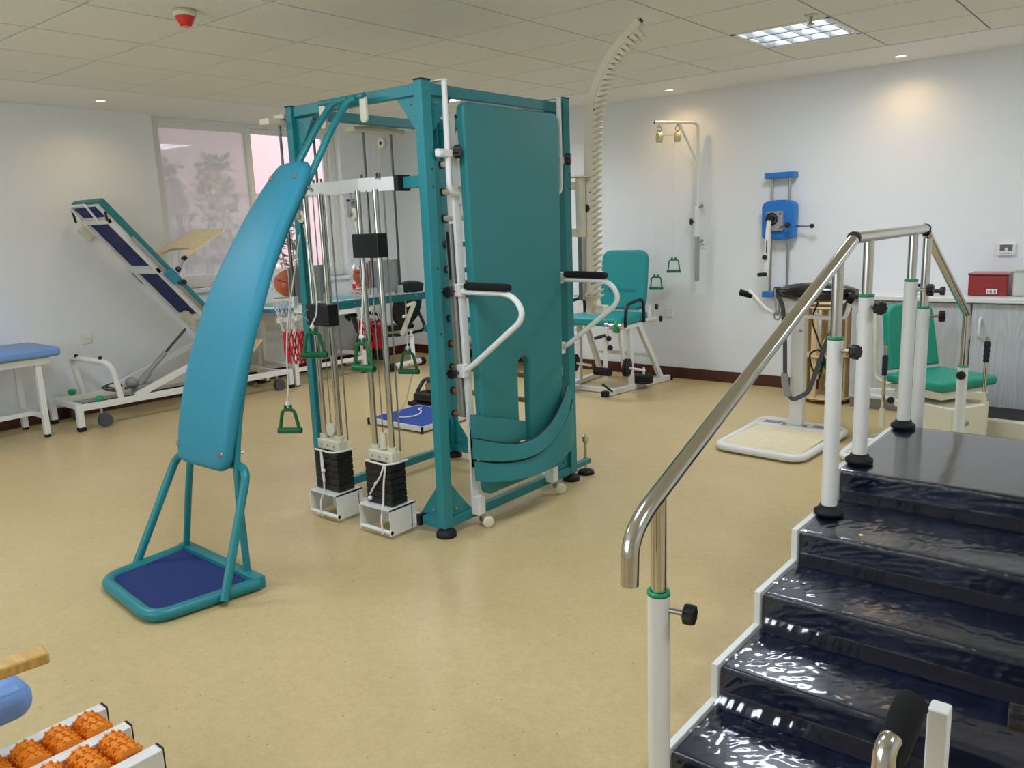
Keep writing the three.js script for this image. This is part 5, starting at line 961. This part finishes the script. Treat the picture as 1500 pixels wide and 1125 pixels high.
{
  const z0 = -1.045, z1 = -0.93, t = thing('thermostat', 'white wall thermostat with grey display', 'thermostat', [6.77, 1.115, -0.99]);
  mesh('case', box(6.758, 6.78, 1.118, 1.205, z0, z1, 0.006), M.white, t);
  mesh('display', box(6.7565, 6.759, 1.15, 1.195, z0 + 0.018, z1 - 0.018, 0.001), mat(0x59625f, 0.25), t);
  mesh('display_icon', [box(6.756, 6.757, 1.15, 1.172, -0.995, -0.978)], M.white, t);
  mesh('buttons', box(6.7565, 6.759, 1.132, 1.138, z0 + 0.018, z1 - 0.018, 0.001), M.grey, t);
}
function socket(p, alongX, label) {
  const t = thing('wall_socket', label, 'socket', p, 'white wall sockets'), [x, y, z] = p;
  mesh('plate', alongX ? box(x - 0.043, x + 0.043, y, y + 0.086, z, z + 0.01, 0.004) : box(x - 0.01, x, y, y + 0.086, z - 0.043, z + 0.043, 0.004), M.white, t);
  mesh('slots', [-0.012, 0.012].map((d) => alongX ? box(x + d - 0.002, x + d + 0.002, y + 0.035, y + 0.05, z + 0.0095, z + 0.0105) : box(x - 0.0105, x - 0.0095, y + 0.035, y + 0.05, z + d - 0.002, z + d + 0.002)), M.grey, t);
}
socket([3.03, 0.60, ZN], true, 'white wall socket behind the tilt table');
socket([XE, 0.565, -3.67], false, 'white wall socket right of the leg training chair');
// ---------------------------------------------------------------- arm trainer seat behind the stairs
{
  const t = thing('arm_trainer', 'green seat arm training machine with two lever handles behind the stairs', 'exercise machine', [5.62, 0, -1.17]);
  const o = V(5.60, 0, -1.17), r = V(0.88, 0, 0.47).normalize(), f = V(-0.47, 0, 0.88).normalize();
  const at = (a, y, b) => o.clone().addScaledVector(r, a).addScaledVector(f, b).setY(y);
  const blk = (a0, a1, y0, y1, b0, b1, rad = 0.006) => basis(new RoundedBoxGeometry(a1 - a0, y1 - y0, b1 - b0, 2, rad), at((a0 + a1) / 2, (y0 + y1) / 2, (b0 + b1) / 2), r.clone(), EY.clone(), f.clone());
  mesh('seat', blk(-0.23, 0.25, 0.385, 0.445, -0.16, 0.27, 0.025), M.greenSeat, t);
  const s = new THREE.Shape(); s.moveTo(-0.22, 0); s.lineTo(0.22, 0); s.lineTo(0.20, 0.34); s.quadraticCurveTo(0.19, 0.41, 0.12, 0.42); s.lineTo(-0.12, 0.42); s.quadraticCurveTo(-0.19, 0.41, -0.20, 0.34); s.closePath();
  mesh('backrest', basis(plate(s, 0.055, [0, 0, 0], EX, EY, 0.016), at(0.02, 0.45, -0.20), r.clone(), V(0, 0.985, 0).addScaledVector(f, -0.16).normalize(), f.clone().addScaledVector(EY, 0.16).normalize()), M.greenSeat, t);
  const bf = mesh('back_frame', [sweep(rounded([at(-0.25, 0.38, -0.1), at(-0.25, 0.40, -0.22), at(-0.21, 0.82, -0.28)], 0.05), 0.012, 8), beam(at(0.02, 0.3, -0.22), at(0.02, 0.86, -0.28), 0.04, 0.03)], M.ivory, t);
  mesh('seat_frame', [blk(-0.2, 0.2, 0.33, 0.38, -0.14, 0.24), blk(-0.04, 0.04, 0.05, 0.34, -0.04, 0.04), blk(-0.36, 0.36, 0.28, 0.32, 0.04, 0.08)], M.ivory, t);
  mesh('housing', [blk(-0.22, 0.06, 0.03, 0.30, 0.05, 0.34, 0.01), blk(0.06, 0.14, 0.03, 0.30, 0.04, 0.30, 0.01)], M.ivory, t);
  mesh('housing_hook', ring(at(-0.10, 0.2, 0.345), 0.012, 0.003, f), M.grey, t);
  mesh('base_frame', [blk(-0.3, 0.3, 0.0, 0.04, -0.2, -0.15), blk(-0.03, 0.03, 0.0, 0.04, -0.2, 0.5), blk(-0.3, 0.3, 0.0, 0.04, 0.45, 0.5)], M.ivory, t);
  const lever = (x, z, y0, g0, g1, y1) => {
    const l = mesh('lever', rod([x, y0, z], [x, y1, z], 0.011), M.chrome, t);
    mesh('lever_grip', lathe([[0.012, 0], [0.017, 0.004], [0.015, 0.03], [0.018, 0.035], [0.015, 0.06], [0.018, 0.065], [0.015, 0.09], [0.018, 0.095], [0.016, g1 - g0 - 0.004], [0.012, g1 - g0]], [x, g0, z], EY, 16), mat(0x0c1a2c, 0.6), l);
    mesh('lever_socket', rod([x, y0 - 0.1, z], [x, y0 + 0.02, z], 0.018), M.ivory, l);
  };
  lever(5.35, -1.39, 0.22, 0.45, 0.58, 0.64);
  lever(5.50, -0.862, 0.32, 0.55, 0.68, 0.705);
  mesh('lever_bar', [beam([5.45, 0.345, -1.12], [5.50, 0.345, -0.85], 0.03, 0.05, 0.004), beam([5.45, 0.235, -1.12], [5.50, 0.25, -0.86], 0.015, 0.02), beam([5.50, 0.19, -0.862], [5.50, 0.26, -0.862], 0.03, 0.03)], M.ivory, t);
  const lb = mesh('lever_bar', [beam([5.36, 0.33, -1.55], [5.42, 0.33, -1.34], 0.03, 0.05, 0.004), rod([5.37, 0.31, -1.47], [5.38, 0.30, -1.36], 0.012)], M.white, t);
  each('knob', [knobGeo([5.33, 0.30, -1.34], V(-1, 0, 0.3), 0.022), knobGeo([5.33, 0.25, -1.22], V(-1, 0, 0.3), 0.022)], M.black, lb);
}
{
  const t = thing('treadmill', 'black treadmill deck with white side rail on the floor by the cabinets', 'treadmill', [5.95, 0, -0.5]);
  mesh('deck', box(5.78, 6.24, 0.03, 0.13, -0.98, 0.6, 0.012), M.rubber, t);
  each('side_rail', [box(5.71, 5.775, 0.02, 0.155, -0.95, 0.6, 0.01)], M.ivory, t);
  mesh('end_roller', rod([5.785, 0.085, -0.98], [6.24, 0.085, -0.98], 0.045, 16), M.black, t);
}
// ---------------------------------------------------------------- foreground: roller massage bench, stool, bike grip
{
  const y = 0.30, t = thing('roller_bench', 'white roller massage bench with rows of orange studded rollers', 'roller bench', [0.35, 0, -1.885]);
  const x0 = -0.1, x1 = 0.775;
  for (const z of [-2.025, -1.895, -1.745]) { const b = mesh('side_bar', box(x0, x1, y - 0.055, y, z - 0.018, z + 0.018, 0.003), M.white, t); mesh('end_cap', box(x1 - 0.001, x1 + 0.004, y - 0.056, y + 0.001, z - 0.015, z + 0.015), M.rubber, b); }
  mesh('end_panel', box(x1 - 0.03, x1 - 0.012, y - 0.28, y - 0.05, -2.03, -1.74, 0.003), M.birch, t);
  mesh('side_panel', box(x0 + 0.06, x1 - 0.06, y - 0.19, y - 0.055, -1.742, -1.735), M.birch, t);
  for (const [x, z] of [[x0 + 0.05, -2.02], [x1 - 0.035, -2.02], [x0 + 0.05, -1.75], [x1 - 0.035, -1.75]]) mesh('leg', box(x - 0.018, x + 0.018, 0, y - 0.05, z - 0.016, z + 0.016, 0.003), M.white, t);
  mesh('axle_bolt', [ball([0.70, y - 0.028, -1.73], 0.010, 10), ball([0.45, y - 0.028, -1.73], 0.010, 10)], M.chrome, t);
  const rg = [], ag = [];
  for (let k = 0; k < 3; k++) {
    const zz = -0.032 + 0.032 * k;
    rg.push(lathe([[0.012, -0.0145], [0.029, -0.0145], [0.03, -0.012], [0.03, 0.012], [0.029, 0.0145], [0.012, 0.0145]], [0, 0, zz], EZ, 20));
    for (let i = 0; i < 12; i++) { const a = i / 12 * 6.2832 + k * 0.35; for (const d of [-0.008, 0.008]) rg.push(new THREE.BoxGeometry(0.005, 0.007, 0.007).translate(0, 0.0312, zz + d).applyMatrix4(new THREE.Matrix4().makeRotationZ(a))); }
  }
  const roller = boxUV(join(rg)), og = origin.get(t);
  for (const z of [-1.96, -1.82]) for (let i = 0; i < 12; i++) {
    const m = new THREE.Mesh(roller, M.orange); m.name = 'roller'; m.castShadow = m.receiveShadow = true; m.scale.set(1, 1, z > -1.9 ? 1.12 : 1.0);
    m.rotation.z = rnd() * 6; m.position.set(x1 - 0.055 - i * 0.071 - og.x, y - 0.014, z - og.z); t.add(m);
  }
}
{
  const t = thing('armchair', 'chair with light blue cushion and wooden armrest, bottom left corner', 'chair', [0.3, 0, -2.25]);
  mesh('cushion', box(0.0, 0.64, 0.335, 0.43, -2.45, -2.045, 0.045, 5), M.blueVinyl, t);
  mesh('armrest', basis(new RoundedBoxGeometry(0.5, 0.028, 0.055, 2, 0.006), V(0.40, 0.52, -2.0), V(0.99, 0, 0.12).normalize(), EY, V(-0.12, 0, 0.99).normalize()), M.armWood, t);
  each('leg', [[0.05, -2.4], [0.5, -2.4], [0.05, -2.09], [0.5, -2.09]].map(([x, z]) => rod([x, 0, z], [x, 0.36, z], 0.016)), M.white, t);
  mesh('arm_post', rod([0.3, 0.36, -2.075], [0.3, 0.51, -2.02], 0.014), M.white, t);
}
{
  const t = thing('hand_bike', 'exercise handle with black foam grip and chrome tube in the foreground', 'exercise bike', [1.2, 0, -0.23]);
  mesh('foam_grip', sweep(smooth([[1.253, 0.722, -0.258], [1.235, 0.715, -0.262], [1.20, 0.68, -0.268], [1.178, 0.655, -0.274]], 14), (u) => 0.024 * Math.min(1, 0.55 + Math.sin(Math.PI * Math.min(1, Math.max(0, u))) * 2), 14), M.foam, t);
  mesh('chrome_tube', sweep(rounded([[1.20, 0.68, -0.268], [1.165, 0.695, -0.274], [1.14, 0.60, -0.274], [1.14, 0.1, -0.274]], 0.03, 6), 0.0165, 14), M.chrome, t);
  mesh('post', [box(1.305, 1.34, 0.02, 0.685, -0.25, -0.22, 0.004)], M.white, t);
  mesh('base', [box(1.08, 1.40, 0.0, 0.03, -0.30, -0.20, 0.008)], M.white, t);
}
renderer.render(scene, camera);
